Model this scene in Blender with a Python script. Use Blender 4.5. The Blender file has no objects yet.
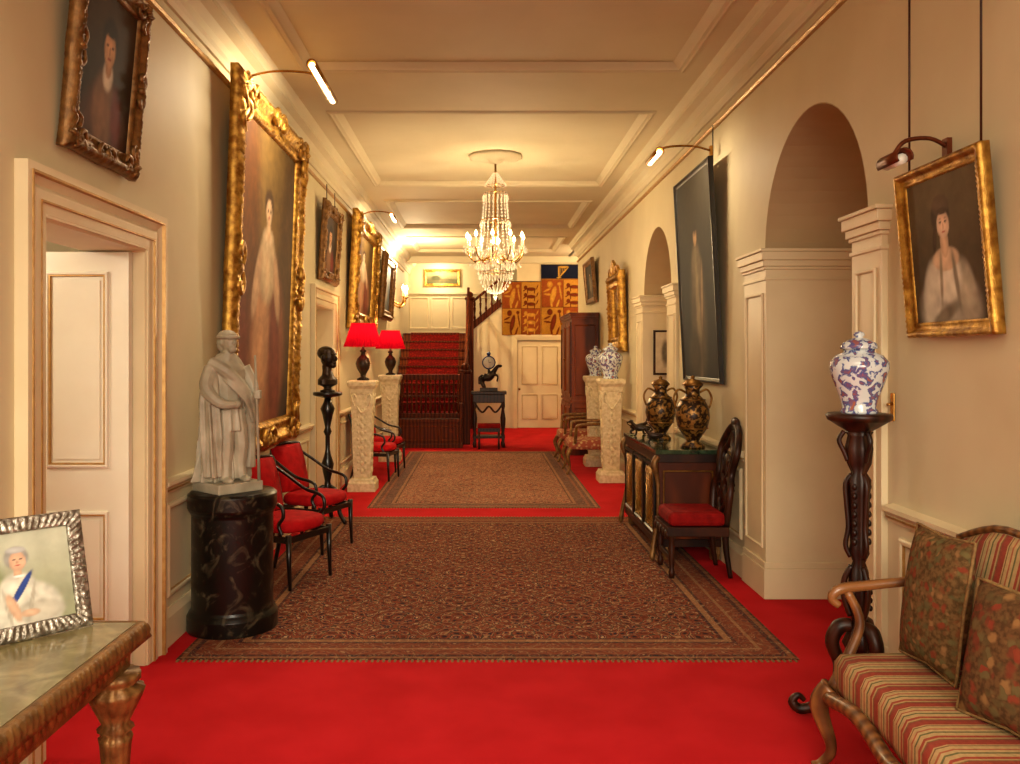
import bpy, math, random, bmesh
from math import sin, cos, pi, exp, sqrt
from mathutils import Vector, Matrix, noise
random.seed(3)
SC=bpy.context.scene
COL=SC.collection
def S(r,g,b): return ((r/255)**2.2,(g/255)**2.2,(b/255)**2.2)
def R(a): return math.radians(a)
# ------------------------------------------------------------ materials
def pm(name,c1,c2=None,scale=6,rough=.5,metal=0,bump=0,bs=60,stretch=(1,1,1),kind='noise',lo=.35,hi=.65,es=0,ec=None,trans=0,coat=0,detail=4,dist=0,sheen=0,spec=.5,c3=None,p3=.06):
    m=bpy.data.materials.new(name); m.use_nodes=True; nt=m.node_tree; b=nt.nodes['Principled BSDF']
    b.inputs['Roughness'].default_value=rough; b.inputs['Metallic'].default_value=metal
    b.inputs['Coat Weight'].default_value=coat; b.inputs['Transmission Weight'].default_value=trans
    b.inputs['Sheen Weight'].default_value=sheen; b.inputs['Specular IOR Level'].default_value=spec
    c1=S(*c1); c2=S(*c2) if c2 else tuple(x*.8 for x in c1)
    tc=nt.nodes.new('ShaderNodeTexCoord'); mp=nt.nodes.new('ShaderNodeMapping'); mp.inputs['Scale'].default_value=stretch
    nt.links.new(tc.outputs['Object'],mp.inputs['Vector'])
    if kind=='wave':
        t=nt.nodes.new('ShaderNodeTexWave'); t.inputs['Scale'].default_value=scale; t.inputs['Distortion'].default_value=dist or 6; t.inputs['Detail'].default_value=3; out=t.outputs['Fac']
    elif kind=='voronoi':
        t=nt.nodes.new('ShaderNodeTexVoronoi'); t.inputs['Scale'].default_value=scale; out=t.outputs['Distance']
    else:
        t=nt.nodes.new('ShaderNodeTexNoise'); t.inputs['Scale'].default_value=scale; t.inputs['Detail'].default_value=detail; t.inputs['Distortion'].default_value=dist; out=t.outputs['Fac']
    nt.links.new(mp.outputs['Vector'],t.inputs['Vector'])
    cr=nt.nodes.new('ShaderNodeValToRGB'); cr.color_ramp.elements[0].position=lo; cr.color_ramp.elements[1].position=hi
    cr.color_ramp.elements[0].color=(*c1,1); cr.color_ramp.elements[1].color=(*c2,1)
    if c3: q=cr.color_ramp.elements.new(min(.99,hi+p3)); q.color=(*S(*c3),1)
    nt.links.new(out,cr.inputs['Fac']); nt.links.new(cr.outputs['Color'],b.inputs['Base Color'])
    if bump:
        n=nt.nodes.new('ShaderNodeTexNoise'); n.inputs['Scale'].default_value=bs; n.inputs['Detail'].default_value=3
        nt.links.new(tc.outputs['Object'],n.inputs['Vector'])
        bp=nt.nodes.new('ShaderNodeBump'); bp.inputs['Strength'].default_value=bump; bp.inputs['Distance'].default_value=.01
        nt.links.new(n.outputs['Fac'],bp.inputs['Height']); nt.links.new(bp.outputs['Normal'],b.inputs['Normal'])
    if es:
        b.inputs['Emission Color'].default_value=(*S(*(ec or (255,200,130))),1); b.inputs['Emission Strength'].default_value=es
    return m
def rampmat(name,axis,freq,stops,rough=.8,mixn=.1):
    m=bpy.data.materials.new(name); m.use_nodes=True; nt=m.node_tree; b=nt.nodes['Principled BSDF']; b.inputs['Roughness'].default_value=rough; b.inputs['Specular IOR Level'].default_value=.25
    tc=nt.nodes.new('ShaderNodeTexCoord'); sp=nt.nodes.new('ShaderNodeSeparateXYZ'); nt.links.new(tc.outputs['Object'],sp.inputs[0])
    mu=nt.nodes.new('ShaderNodeMath'); mu.operation='MULTIPLY'; mu.inputs[1].default_value=freq; nt.links.new(sp.outputs[axis],mu.inputs[0])
    fr=nt.nodes.new('ShaderNodeMath'); fr.operation='FRACT'; nt.links.new(mu.outputs[0],fr.inputs[0])
    cr=nt.nodes.new('ShaderNodeValToRGB'); cr.color_ramp.interpolation='CONSTANT'
    e=cr.color_ramp.elements
    while len(e)<len(stops): e.new(.5)
    for i,(p,c) in enumerate(stops): e[i].position=p; e[i].color=(*S(*c),1)
    nt.links.new(fr.outputs[0],cr.inputs['Fac'])
    n=nt.nodes.new('ShaderNodeTexNoise'); n.inputs['Scale'].default_value=70; nt.links.new(tc.outputs['Object'],n.inputs['Vector'])
    mx=nt.nodes.new('ShaderNodeMixRGB'); mx.blend_type='OVERLAY'; mx.inputs[0].default_value=mixn*3
    nt.links.new(cr.outputs['Color'],mx.inputs[1]); nt.links.new(n.outputs['Fac'],mx.inputs[2]); 
    nt.links.new(mx.outputs[0],b.inputs['Base Color'])
    return m
def tapestry(name,ground,cols,scale=30,thr=.30):
    m=bpy.data.materials.new(name); m.use_nodes=True; nt=m.node_tree; b=nt.nodes['Principled BSDF']; b.inputs['Roughness'].default_value=.95; b.inputs['Specular IOR Level'].default_value=.1; L=nt.links.new
    tc=nt.nodes.new('ShaderNodeTexCoord'); wn=nt.nodes.new('ShaderNodeTexNoise'); wn.inputs['Scale'].default_value=22; L(tc.outputs['Object'],wn.inputs['Vector'])
    ad=nt.nodes.new('ShaderNodeMixRGB'); ad.blend_type='ADD'; ad.inputs[0].default_value=.05; L(tc.outputs['Object'],ad.inputs[1]); L(wn.outputs['Color'],ad.inputs[2])
    v=nt.nodes.new('ShaderNodeTexVoronoi'); v.inputs['Scale'].default_value=scale; L(ad.outputs[0],v.inputs['Vector'])
    s=nt.nodes.new('ShaderNodeSeparateColor'); L(v.outputs['Color'],s.inputs[0])
    cr=nt.nodes.new('ShaderNodeValToRGB'); cr.color_ramp.interpolation='CONSTANT'; e=cr.color_ramp.elements
    while len(e)<len(cols): e.new(.5)
    for i,c in enumerate(cols): e[i].position=i/len(cols); e[i].color=(*S(*c),1)
    L(s.outputs[0],cr.inputs['Fac'])
    g=nt.nodes.new('ShaderNodeTexNoise'); g.inputs['Scale'].default_value=60; g.inputs['Detail'].default_value=6; L(tc.outputs['Object'],g.inputs['Vector'])
    gr=nt.nodes.new('ShaderNodeValToRGB'); gr.color_ramp.elements[0].position=.4; gr.color_ramp.elements[1].position=.6; gr.color_ramp.elements[0].color=(*S(*ground[0]),1); gr.color_ramp.elements[1].color=(*S(*ground[1]),1); L(g.outputs['Fac'],gr.inputs['Fac'])
    lt=nt.nodes.new('ShaderNodeMapRange'); lt.inputs['From Min'].default_value=thr; lt.inputs['From Max'].default_value=thr+.3; lt.inputs['To Min'].default_value=.75; lt.inputs['To Max'].default_value=0; L(v.outputs['Distance'],lt.inputs['Value'])
    mx=nt.nodes.new('ShaderNodeMixRGB'); L(lt.outputs[0],mx.inputs[0]); L(gr.outputs['Color'],mx.inputs[1]); L(cr.outputs['Color'],mx.inputs[2])
    L(mx.outputs[0],b.inputs['Base Color']); return m
def vcmat(name,rough=.7,coat=0,spec=.25,ns=14):
    m=bpy.data.materials.new(name); m.use_nodes=True; nt=m.node_tree; b=nt.nodes['Principled BSDF']; b.inputs['Roughness'].default_value=rough; b.inputs['Coat Weight'].default_value=coat; b.inputs['Specular IOR Level'].default_value=spec
    a=nt.nodes.new('ShaderNodeVertexColor'); a.layer_name='Col'
    tc=nt.nodes.new('ShaderNodeTexCoord'); n=nt.nodes.new('ShaderNodeTexNoise'); n.inputs['Scale'].default_value=ns; n.inputs['Detail'].default_value=8
    nt.links.new(tc.outputs['Object'],n.inputs['Vector'])
    mx=nt.nodes.new('ShaderNodeMixRGB'); mx.blend_type='OVERLAY'; mx.inputs[0].default_value=.4
    nt.links.new(a.outputs['Color'],mx.inputs[1]); nt.links.new(n.outputs['Fac'],mx.inputs[2]); nt.links.new(mx.outputs[0],b.inputs['Base Color'])
    return m
def rugmat(name,hw,hh,bands,cols,scale,period,bmix=.6,rnd=.36):
    m=bpy.data.materials.new(name); m.use_nodes=True; nt=m.node_tree; b=nt.nodes['Principled BSDF']; b.inputs['Roughness'].default_value=.95; b.inputs['Specular IOR Level'].default_value=.1
    L=nt.links.new
    def mth(op,a,c=None):
        n=nt.nodes.new('ShaderNodeMath'); n.operation=op
        for i,x in enumerate((a,c)):
            if x is None: continue
            if isinstance(x,(int,float)): n.inputs[i].default_value=x
            else: L(x,n.inputs[i])
        return n.outputs[0]
    def ramp(f,st):
        cr=nt.nodes.new('ShaderNodeValToRGB'); cr.color_ramp.interpolation='CONSTANT'; e=cr.color_ramp.elements
        while len(e)<len(st): e.new(.5)
        for i,(p,c) in enumerate(st): e[i].position=p; e[i].color=(*S(*c),1)
        L(f,cr.inputs['Fac']); return cr.outputs['Color']
    tc=nt.nodes.new('ShaderNodeTexCoord'); sp=nt.nodes.new('ShaderNodeSeparateXYZ'); L(tc.outputs['Object'],sp.inputs[0])
    ex=mth('SUBTRACT',hw,mth('ABSOLUTE',sp.outputs[0])); ey=mth('SUBTRACT',hh,mth('ABSOLUTE',sp.outputs[1])); e=mth('MINIMUM',ex,ey)
    k=2*pi/period
    def cc(f,ph=0): return mth('MULTIPLY',mth('COSINE',mth('ADD',mth('MULTIPLY',sp.outputs[0],k*f),ph)),mth('COSINE',mth('ADD',mth('MULTIPLY',sp.outputs[1],k*f),ph)))
    lat2=cc(3); lat3=mth('COSINE',mth('MULTIPLY',mth('ADD',mth('ABSOLUTE',mth('SINE',mth('MULTIPLY',sp.outputs[0],k*.5))),mth('ABSOLUTE',mth('SINE',mth('MULTIPLY',sp.outputs[1],k*.5)))),12.0))
    v=nt.nodes.new('ShaderNodeTexVoronoi'); v.inputs['Scale'].default_value=scale; L(tc.outputs['Object'],v.inputs['Vector'])
    sc=nt.nodes.new('ShaderNodeSeparateColor'); L(v.outputs['Color'],sc.inputs[0])
    val=mth('ADD',mth('ADD',mth('MULTIPLY',sc.outputs[0],rnd),.5-rnd/2),mth('ADD',mth('MULTIPLY',lat3,.13),mth('MULTIPLY',lat2,.17)))
    field=ramp(val,cols)
    bc=ramp(mth('MULTIPLY',e,2.0),bands)
    isb=mth('LESS_THAN',e,bands[-1][0]/2.0)
    mx=nt.nodes.new('ShaderNodeMixRGB'); L(mth('MULTIPLY',isb,bmix),mx.inputs[0]); L(field,mx.inputs[1]); L(bc,mx.inputs[2])
    n=nt.nodes.new('ShaderNodeTexNoise'); n.inputs['Scale'].default_value=1.3; L(tc.outputs['Object'],n.inputs['Vector'])
    m2=nt.nodes.new('ShaderNodeMixRGB'); m2.blend_type='OVERLAY'; m2.inputs[0].default_value=.3; L(mx.outputs[0],m2.inputs[1]); L(n.outputs['Fac'],m2.inputs[2])
    L(m2.outputs[0],b.inputs['Base Color'])
    return m
def shademat(name,c):
    m=bpy.data.materials.new(name); m.use_nodes=True; nt=m.node_tree; nt.nodes.remove(nt.nodes['Principled BSDF']); o=nt.nodes['Material Output']
    d=nt.nodes.new('ShaderNodeBsdfDiffuse'); t=nt.nodes.new('ShaderNodeBsdfTranslucent'); mx=nt.nodes.new('ShaderNodeMixShader'); mx.inputs[0].default_value=.25
    tc=nt.nodes.new('ShaderNodeTexCoord'); w=nt.nodes.new('ShaderNodeTexNoise'); w.inputs['Scale'].default_value=30; nt.links.new(tc.outputs['Object'],w.inputs['Vector'])
    cr=nt.nodes.new('ShaderNodeValToRGB'); cr.color_ramp.elements[0].color=(*S(*c),1); cr.color_ramp.elements[1].color=(*[x*.8 for x in S(*c)],1)
    nt.links.new(w.outputs['Fac'],cr.inputs['Fac'])
    nt.links.new(cr.outputs['Color'],d.inputs['Color']); nt.links.new(cr.outputs['Color'],t.inputs['Color'])
    nt.links.new(d.outputs[0],mx.inputs[1]); nt.links.new(t.outputs[0],mx.inputs[2]); nt.links.new(mx.outputs[0],o.inputs[0]); return m

WALL=pm('wall_paint',(210,196,160),(204,189,152),2,.6,bump=.03,bs=120,spec=.3)
WALL_SHADED=pm('recess_shade_tone',(182,156,118),(174,147,110),2,.7,spec=.2)  # wall colour made darker and browner: shade of the arch interiors as paint
CEIL=pm('ceiling_paint',(216,204,172),(209,196,163),1.5,.7,spec=.2)
TRIM=pm('trim_paint',(221,203,164),(214,195,155),3,.45)
DOORP=pm('door_paint',(228,219,198),(222,211,188),3,.4)
GILT=pm('gilt_line',(190,148,84),(168,122,64),20,.4,.4)
CARP=pm('red_carpet',(190,32,38),(176,26,31),3,.95,bump=.25,bs=400,spec=.1)
GOLD=pm('carved_gold',(216,168,78),(140,94,38),22,.34,.8,bump=.3,bs=160)
GOLDD=pm('dark_gold',(144,104,58),(102,70,38),26,.42,.55,bump=.2,bs=160)
BRASS=pm('brass',(200,150,80),(160,110,50),12,.25,1)
BRASSD=pm('aged_brass',(150,106,52),(104,70,32),16,.42,.8)
COPPER=pm('copper_shade',(130,70,45),(90,45,28),12,.35,.8)
BLACK=pm('ebonised_wood',(26,20,18),(14,11,10),8,.3,coat=.2)
BMARB=pm('black_marble',(20,18,16),(82,72,56),6,.32,coat=.1,lo=.54,hi=.74,dist=3,detail=8,spec=.3)
WMARB=pm('white_marble',(180,168,144),(144,132,110),7,.5,detail=6)
GMARB=pm('green_marble',(28,42,32),(64,82,60),9,.15,coat=.3,detail=8,dist=2)
TMARB=pm('grey_green_marble',(112,100,66),(152,138,98),7,.25,coat=.2,detail=8,dist=2,lo=.4,hi=.7)
DWOOD=pm('dark_wood',(60,30,17),(34,17,10),5,.4,stretch=(1,1,.2),kind='wave',lo=0,hi=1,spec=.3)
SWD=pm('banister_wood',(98,44,20),(62,26,12),5,.55,stretch=(1,1,.2),kind='wave',lo=0,hi=1,spec=.12)
SWOOD=pm('oak_brown_wood',(116,56,26),(80,36,16),5,.6,stretch=(1,1,.2),kind='wave',lo=0,hi=1,spec=.12)
RWOOD=pm('mahogany',(140,66,30),(72,32,14),2.2,.4,stretch=(1,1,.25),kind='wave',lo=0,hi=1,spec=.25,dist=9)
LWOOD=pm('walnut_frame',(130,84,46),(78,46,26),6,.35,stretch=(1,.3,1),kind='wave',coat=.1,lo=0,hi=1)
REDF=pm('red_fabric',(188,20,26),(164,15,20),14,.8,bump=.1,bs=300,spec=.15)
REDD=pm('deep_red_fabric',(140,20,18),(114,12,12),14,.8,bump=.1,bs=300,spec=.15)
BRONZE=pm('bronze',(62,46,34),(34,24,18),8,.38,.6)
STONE=pm('carved_stone_paint',(226,208,168),(198,176,134),26,.6,bump=.2,bs=90)
BWHITE=pm('blue_and_white_porcelain',(208,213,214),(62,84,142),30,.18,coat=.5,lo=.49,hi=.54,detail=3,dist=.6,c3=(160,92,70),p3=.16)
GVASE=pm('gilded_bronze',(46,30,18),(156,112,54),30,.38,.5,lo=.48,hi=.60,detail=3,dist=.6)
SILVER=pm('embossed_silver',(206,200,188),(120,112,100),55,.3,.8,kind='voronoi',bump=.6,bs=90,lo=.1,hi=.6)
PVC=vcmat('oil_paint'); FLAGM=vcmat('banner_cloth',.9,0,.1,30); PHOTO=vcmat('photo_print',.5,0,.3)
STAIRC=pm('stair_carpet',(142,32,28),(104,26,22),26,.95,kind='voronoi',lo=.2,hi=.5,spec=.1)
CREAMF=pm('floral_fabric',(196,160,104),(150,70,48),22,.85,kind='voronoi',lo=.25,hi=.5)
CUSH=tapestry('tapestry_fabric',((78,60,38),(108,82,52)),[(128,54,40),(100,94,60),(146,108,70),(114,66,44),(84,82,54)],34)
CUSH2=tapestry('tapestry_fabric_darker',((76,54,36),(100,72,46)),[(134,56,42),(102,90,58),(146,108,68),(114,54,40),(88,74,48)],28)
BRAID=pm('gold_braid',(140,108,62),(104,76,42),60,.8)
STRIPE=rampmat('striped_silk',0,7.5,[(0,(138,58,44)),(.14,(166,134,92)),(.18,(112,84,52)),(.22,(170,138,94)),(.34,(152,86,60)),(.40,(172,142,98)),(.50,(100,94,60)),(.56,(168,138,94)),(.70,(144,64,48)),(.80,(160,128,86)),(.86,(112,84,52)),(.90,(132,60,46))],.75)
CRYS=pm('crystal',(250,246,236),(255,244,224),4,.03,0,trans=.92,es=.2,ec=(255,220,166))  # slight emission put in for the sparkle; the crystal itself is no lamp
BULB=pm('glowing_bulb',(255,230,180),None,4,.5,es=40,ec=(255,210,140))
WAX=pm('candle_tube',(246,230,196),None,4,.5,es=.8)
TUBEL=pm('lit_tube',(255,235,190),None,4,.4,es=7,ec=(255,226,176))
SHADE=shademat('red_silk_shade',(152,14,30))
WHITE=pm('clock_face',(232,228,214),None,5,.3)
BLUE=pm('blue_enamel',(40,60,120),None,5,.2)
DARKG=pm('dark_glass',(24,22,20),None,5,.08)
MIRR=pm('mirror_glass',(190,180,160),None,5,.05,1)

# ------------------------------------------------------------ mesh builder
def cm(P,n=6):
    P=[Vector(p) for p in P]; out=[]
    for i in range(len(P)-1):
        a=P[max(i-1,0)];b=P[i];c=P[i+1];d=P[min(i+2,len(P)-1)]
        for k in range(n):
            t=k/n; out.append(.5*((2*b)+(c-a)*t+(2*a-5*b+4*c-d)*t*t+(3*b-a-3*c+d)*t**3))
    out.append(P[-1]); return out
def crisp(prof,d=.003):
    out=[prof[0]]
    for (r0,z0),(r1,z1) in zip(prof,prof[1:]):
        L=sqrt((r1-r0)**2+(z1-z0)**2); t=min(.45,d/L) if L else 0
        out+=[(r0+(r1-r0)*t,z0+(z1-z0)*t),(r1-(r1-r0)*t,z1-(z1-z0)*t),(r1,z1)]
    return out
class MB:
    def __init__(s): s.v=[];s.f=[];s.fm=[];s.fs=[];s.mats=[];s.c={};s.M=Matrix.Identity(4)
    def add(s,V,F,mat,smooth=False,cols=None):
        o=len(s.v); s.v+=[s.M@Vector(p) for p in V]
        if mat not in s.mats: s.mats.append(mat)
        k=s.mats.index(mat)
        for f in F: s.f.append([i+o for i in f]); s.fm.append(k); s.fs.append(smooth)
        if cols:
            for i,c in enumerate(cols): s.c[o+i]=c
        return s
    def box(s,x0,x1,y0,y1,z0,z1,mat):
        V=[(x,y,z) for x in (x0,x1) for y in (y0,y1) for z in (z0,z1)]
        return s.add(V,[(0,1,3,2),(4,6,7,5),(0,4,5,1),(2,3,7,6),(0,2,6,4),(1,5,7,3)],mat)
    def loft(s,rings,mat,smooth=True,caps=True):
        n=len(rings[0]); V=[p for r in rings for p in r]; F=[]
        for i in range(len(rings)-1):
            for j in range(n):
                a=i*n+j;b=i*n+(j+1)%n; F.append((a,b,b+n,a+n))
        if caps: F.append(tuple(range(n))); F.append(tuple(range(len(V)-n,len(V))))
        return s.add(V,F,mat,smooth)
    def lathe(s,prof,mat,c=(0,0,0),seg=24,fn=None,smooth=True,ph=0,sc=(1,1)):
        rings=[]
        for r,z in prof:
            rr=[]
            for k in range(seg):
                a=ph+2*pi*k/seg; q=max(r,.0008)*(fn(a,z) if fn else 1)
                rr.append((c[0]+q*cos(a)*sc[0],c[1]+q*sin(a)*sc[1],c[2]+z))
            rings.append(rr)
        return s.loft(rings,mat,smooth)
    def sq(s,prof,mat,c=(0,0,0),sc=(1,1)): return s.lathe([(r*sqrt(2),z) for r,z in prof],mat,c,4,None,False,pi/4,sc)
    def tube(s,P,r,mat,seg=8,smooth=True,flat=1):
        P=[Vector(p) for p in P]; n=len(P)
        rs=r if isinstance(r,(list,tuple)) else [r]*n
        if len(rs)!=n:
            m_=len(rs)-1; rs=[rs[min(int(i*m_/(n-1)),m_-1)]*(1-(i*m_/(n-1)-min(int(i*m_/(n-1)),m_-1)))+rs[min(int(i*m_/(n-1)),m_-1)+1]*(i*m_/(n-1)-min(int(i*m_/(n-1)),m_-1)) for i in range(n)]
        T=[(P[min(i+1,n-1)]-P[max(i-1,0)]).normalized() for i in range(n)]
        N=Vector((0,0,1)) if abs(T[0].z)<.9 else Vector((1,0,0))
        rings=[]
        for i in range(n):
            N=(N-T[i]*N.dot(T[i])).normalized(); B=T[i].cross(N)
            rings.append([P[i]+(N*cos(2*pi*k/seg)+B*sin(2*pi*k/seg)*flat)*rs[i] for k in range(seg)])
        return s.loft(rings,mat,smooth)
    def ball(s,c,r,mat,seg=14,rings=8):
        if not isinstance(r,(tuple,list)): r=(r,r,r)
        R_=[[(c[0]+r[0]*sin(pi*max(min(i/rings,.995),.005))*cos(2*pi*k/seg),c[1]+r[1]*sin(pi*max(min(i/rings,.995),.005))*sin(2*pi*k/seg),c[2]-r[2]*cos(pi*i/rings)) for k in range(seg)] for i in range(rings+1)]
        return s.loft(R_,mat)
    def octa(s,c,r,h,mat):
        x,y,z=c; V=[(x+r,y,z),(x,y+r,z),(x-r,y,z),(x,y-r,z),(x,y,z+h),(x,y,z-h)]
        return s.add(V,[(0,1,4),(1,2,4),(2,3,4),(3,0,4),(1,0,5),(2,1,5),(3,2,5),(0,3,5)],mat)
    def prism(s,poly,y0,y1,mat,smooth=False):
        n=len(poly); V=[(x,y0,z) for x,z in poly]+[(x,y1,z) for x,z in poly]
        F=[tuple(range(n)),tuple(range(n,2*n))]+[(i,(i+1)%n,(i+1)%n+n,i+n) for i in range(n)]
        return s.add(V,F,mat,smooth)
    def frame(s,w,h,prof,mat,mod=None,per=30,smooth=None,y=0,z0=0):
        cs=[(-w/2,0),(w/2,0),(w/2,h),(-w/2,h)]; ins=[(1,1),(-1,1),(-1,-1),(1,-1)]
        rings=[]; dist=0
        for k in range(4):
            L=w if k%2==0 else h; n=max(1,int(L*per)) if mod else 1
            for i in range(n):
                t=i/n; ring=[]
                for j,(o,d) in enumerate(prof):
                    do,dd=(mod(dist+t*L,t,L,j,len(prof)) if mod else (0,0))
                    oo=o+do
                    a=cs[k];b=cs[(k+1)%4];ia=ins[k];ib=ins[(k+1)%4]
                    ax,az=a[0]+ia[0]*oo,a[1]+ia[1]*oo; bx,bz=b[0]+ib[0]*oo,b[1]+ib[1]*oo
                    ring.append((ax+(bx-ax)*t,y-(d+dd),z0+az+(bz-az)*t))
                rings.append(ring)
            dist+=L
        m=len(prof); V=[p for r in rings for p in r]; F=[]; n=len(rings)
        for i in range(n):
            for j in range(m):
                a=i*m+j;b=i*m+(j+1)%m;c=((i+1)%n)*m+(j+1)%m;d=((i+1)%n)*m+j; F.append((a,b,c,d))
        return s.add(V,F,mat,bool(mod) if smooth is None else smooth)
    def canvas(s,x0,x1,z0,z1,y,fn,mat,nx=50,nz=60,wav=None):
        V=[];Cc=[];F=[]
        for i in range(nx+1):
            for j in range(nz+1):
                u=i/nx;v=j/nz; V.append((x0+(x1-x0)*u,y+(wav(u,v) if wav else 0),z0+(z1-z0)*v)); Cc.append(fn(u,v))
        for i in range(nx):
            for j in range(nz):
                a=i*(nz+1)+j; F.append((a,a+nz+1,a+nz+2,a+1))
        return s.add(V,F,mat,True,Cc)
    def obj(s,name,parent=None,bevel=0,sub=0,remesh=0,label=None,loc=None,norm=True):
        me=bpy.data.meshes.new(name); me.from_pydata([tuple(v) for v in s.v],[],s.f)
        for m in s.mats: me.materials.append(m)
        me.polygons.foreach_set('material_index',s.fm); me.polygons.foreach_set('use_smooth',s.fs)
        if norm:
            bm=bmesh.new(); bm.from_mesh(me); bmesh.ops.recalc_face_normals(bm,faces=bm.faces); bm.to_mesh(me); bm.free()
        if s.c:
            at=me.color_attributes.new('Col','FLOAT_COLOR','POINT')
            for i in range(len(s.v)):
                c=s.c.get(i,(1,1,1)); at.data[i].color=(c[0],c[1],c[2],1)
        me.update()
        o=bpy.data.objects.new(name,me); COL.objects.link(o)
        if parent: o.parent=parent
        if loc: o.location=loc
        if remesh:
            r=o.modifiers.new('r','REMESH'); r.mode='VOXEL'; r.voxel_size=remesh; r.use_smooth_shade=True
            q=o.modifiers.new('s','SMOOTH'); q.iterations=1; q.factor=.5
        if bevel:
            b=o.modifiers.new('b','BEVEL'); b.width=bevel; b.segments=2; b.limit_method='ANGLE'
        if sub:
            b=o.modifiers.new('ss','SUBSURF'); b.levels=sub; b.render_levels=sub
        if label: o['label']=label
        return o
def thing(name,label,cat,loc=(0,0,0),rz=0,rx=0,group=None,scale=1):
    e=bpy.data.objects.new(name,None); e.empty_display_size=.1; COL.objects.link(e)
    e.location=loc; e.rotation_euler=(R(rx),0,R(rz)); e['label']=label; e['category']=cat; e.scale=(scale,)*3
    if group: e['group']=group
    return e
def single(mb,name,label,cat,loc,rz=0,rx=0,**k):
    o=mb.obj(name,**k); o.location=loc; o.rotation_euler=(R(rx),0,R(rz)); o['label']=label; o['category']=cat; return o
def dup(e,loc,rz=None,label=None):
    def rec(o,par):
        c=o.copy(); COL.objects.link(c)
        if par: c.parent=par; c.matrix_parent_inverse=o.matrix_parent_inverse.copy()
        for ch in list(o.children): rec(ch,c)
        return c
    c=rec(e,None); c.location=loc
    if rz is not None: c.rotation_euler[2]=R(rz)
    if label: c['label']=label
    return c
def struct(o): o['kind']='structure'; return o
def TR(loc,rz=0,rx=0): return Matrix.Translation(loc)@Matrix.Rotation(R(rz),4,'Z')@Matrix.Rotation(R(rx),4,'X')

# ------------------------------------------------------------ SHELL
XL,XR,ZC,ZP=-1.75,1.9,3.8,3.835
Y0,YE=-2.6,20.3
struct(MB().box(-3.6,3.6,Y0,YE,-.1,0,CARP).obj('floor'))
mb=MB(); T0,T1=XL-.3,XL
D1=(3.37,4.40); D2=(8.85,9.95); DH=2.15
for a,b,z0,z1 in [(Y0,D1[0],0,3.9),(D1[0],D1[1],DH,3.9),(D1[1],D2[0],0,3.9),(D2[0],D2[1],DH,3.9),(D2[1],YE,0,3.9)]: mb.box(T0,T1,a,b,z0,z1,WALL)
struct(mb.obj('wall_left'))
mb=MB(); mb.box(-3.6,-3.5,2.4,6,0,2.9,WALL); mb.box(-3.5,T0,2.3,2.4,0,2.9,WALL); mb.box(-3.5,T0,6,6.1,0,2.9,WALL); mb.box(-3.6,T0,2.3,6.1,2.9,3,CEIL)
struct(mb.obj('wall_side_room'))
mb=MB(); XR2=3.2
A=[(4.945,.765),(9.25,.72)]; ZS=2.28
ys=[Y0,A[0][0]-A[0][1],A[0][0]+A[0][1],A[1][0]-A[1][1],A[1][0]+A[1][1],16.8]
for i in (0,2,4): mb.box(XR,XR2,ys[i],ys[i+1],0,3.9,WALL)
lin=MB(); lin.M=mb.M=Matrix.Rotation(R(90),4,'Z')
for c,r in A:
    n=28
    for i in range(n):
        a0=pi-pi*i/n;a1=pi-pi*(i+1)/n
        p0=(c+r*cos(a0),ZS+r*sin(a0));p1=(c+r*cos(a1),ZS+r*sin(a1))
        mb.prism([p0,p1,(p1[0],3.9),(p0[0],3.9)],-XR,-XR2,WALL)
        q=r-.006; p2=(c+q*cos(a1),ZS+q*sin(a1));p3=(c+q*cos(a0),ZS+q*sin(a0))
        lin.prism([p0,p1,p2,p3],-XR-.001,-XR2,WALL_SHADED)
    for y0_,y1_ in ((c-r,c-r+.006),(c+r-.006,c+r)): lin.prism([(y0_,0),(y1_,0),(y1_,ZS),(y0_,ZS)],-XR-.001,-XR2,WALL_SHADED)
mb.M=Matrix.Identity(4)
struct(mb.obj('wall_right'))
struct(lin.obj('wall_arch_shade_lining'))  # thin skin added to carry the painted shade on soffit and reveals
struct(MB().box(XR2,XR2+.1,3.5,11,0,3.9,WALL_SHADED).obj('wall_passage'))
struct(MB().box(-3.6,3.6,Y0-.1,Y0,0,3.9,WALL).obj('wall_back'))
struct(MB().box(-2.1,3.6,YE,YE+.1,0,3.9,WALL).obj('wall_end'))
struct(MB().box(3.2,3.3,16.8,YE,0,3.9,WALL).obj('wall_far_right'))
mb=MB(); DX0,DX1=.78,1.80
mb.prism([(-.3,0),(DX0,0),(DX0,2.95),(.5,2.8),(-.3,2.15)],18.9,19.0,TRIM)
mb.box(DX0,DX1,18.9,19.0,1.95,3.8,TRIM); mb.box(DX1,3.2,18.9,19.0,0,3.8,TRIM)
struct(mb.obj('wall_partition'))
mb=MB(); mb.box(-2.1,3.6,Y0,YE,ZP,3.97,CEIL)
PX0,PX1=-1.33,1.5
mb.box(XL-.05,PX0,Y0,YE,ZC,ZP,CEIL); mb.box(PX1,XR+.05,Y0,YE,ZC,ZP,CEIL); mb.box(XR,3.3,16.8,YE,ZC,ZP,CEIL)
P=[(-1.5,2.0),(3.1,6.5),(7.7,10.9),(12.1,14.5),(15.7,17.8)]
e=[Y0]+[v for p in P for v in p]+[YE]
for i in range(0,len(e),2): mb.box(PX0,PX1,e[i],e[i+1],ZC,ZP,CEIL)
struct(mb.obj('ceiling'))
k=1
for a,b in P:
    mb=MB(); w=PX1-PX0+.14
    mb.M=TR(((PX0+PX1)/2,b+.07,ZC),0,90)
    mb.frame(w,b-a+.14,[(0,-.001),(.008,.014),(.03,.02),(.042,.014),(.065,.012),(.075,0),(.12,-.033),(.05,-.033)],CEIL)
    struct(mb.obj('trim_%d'%k)); k+=1
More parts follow.
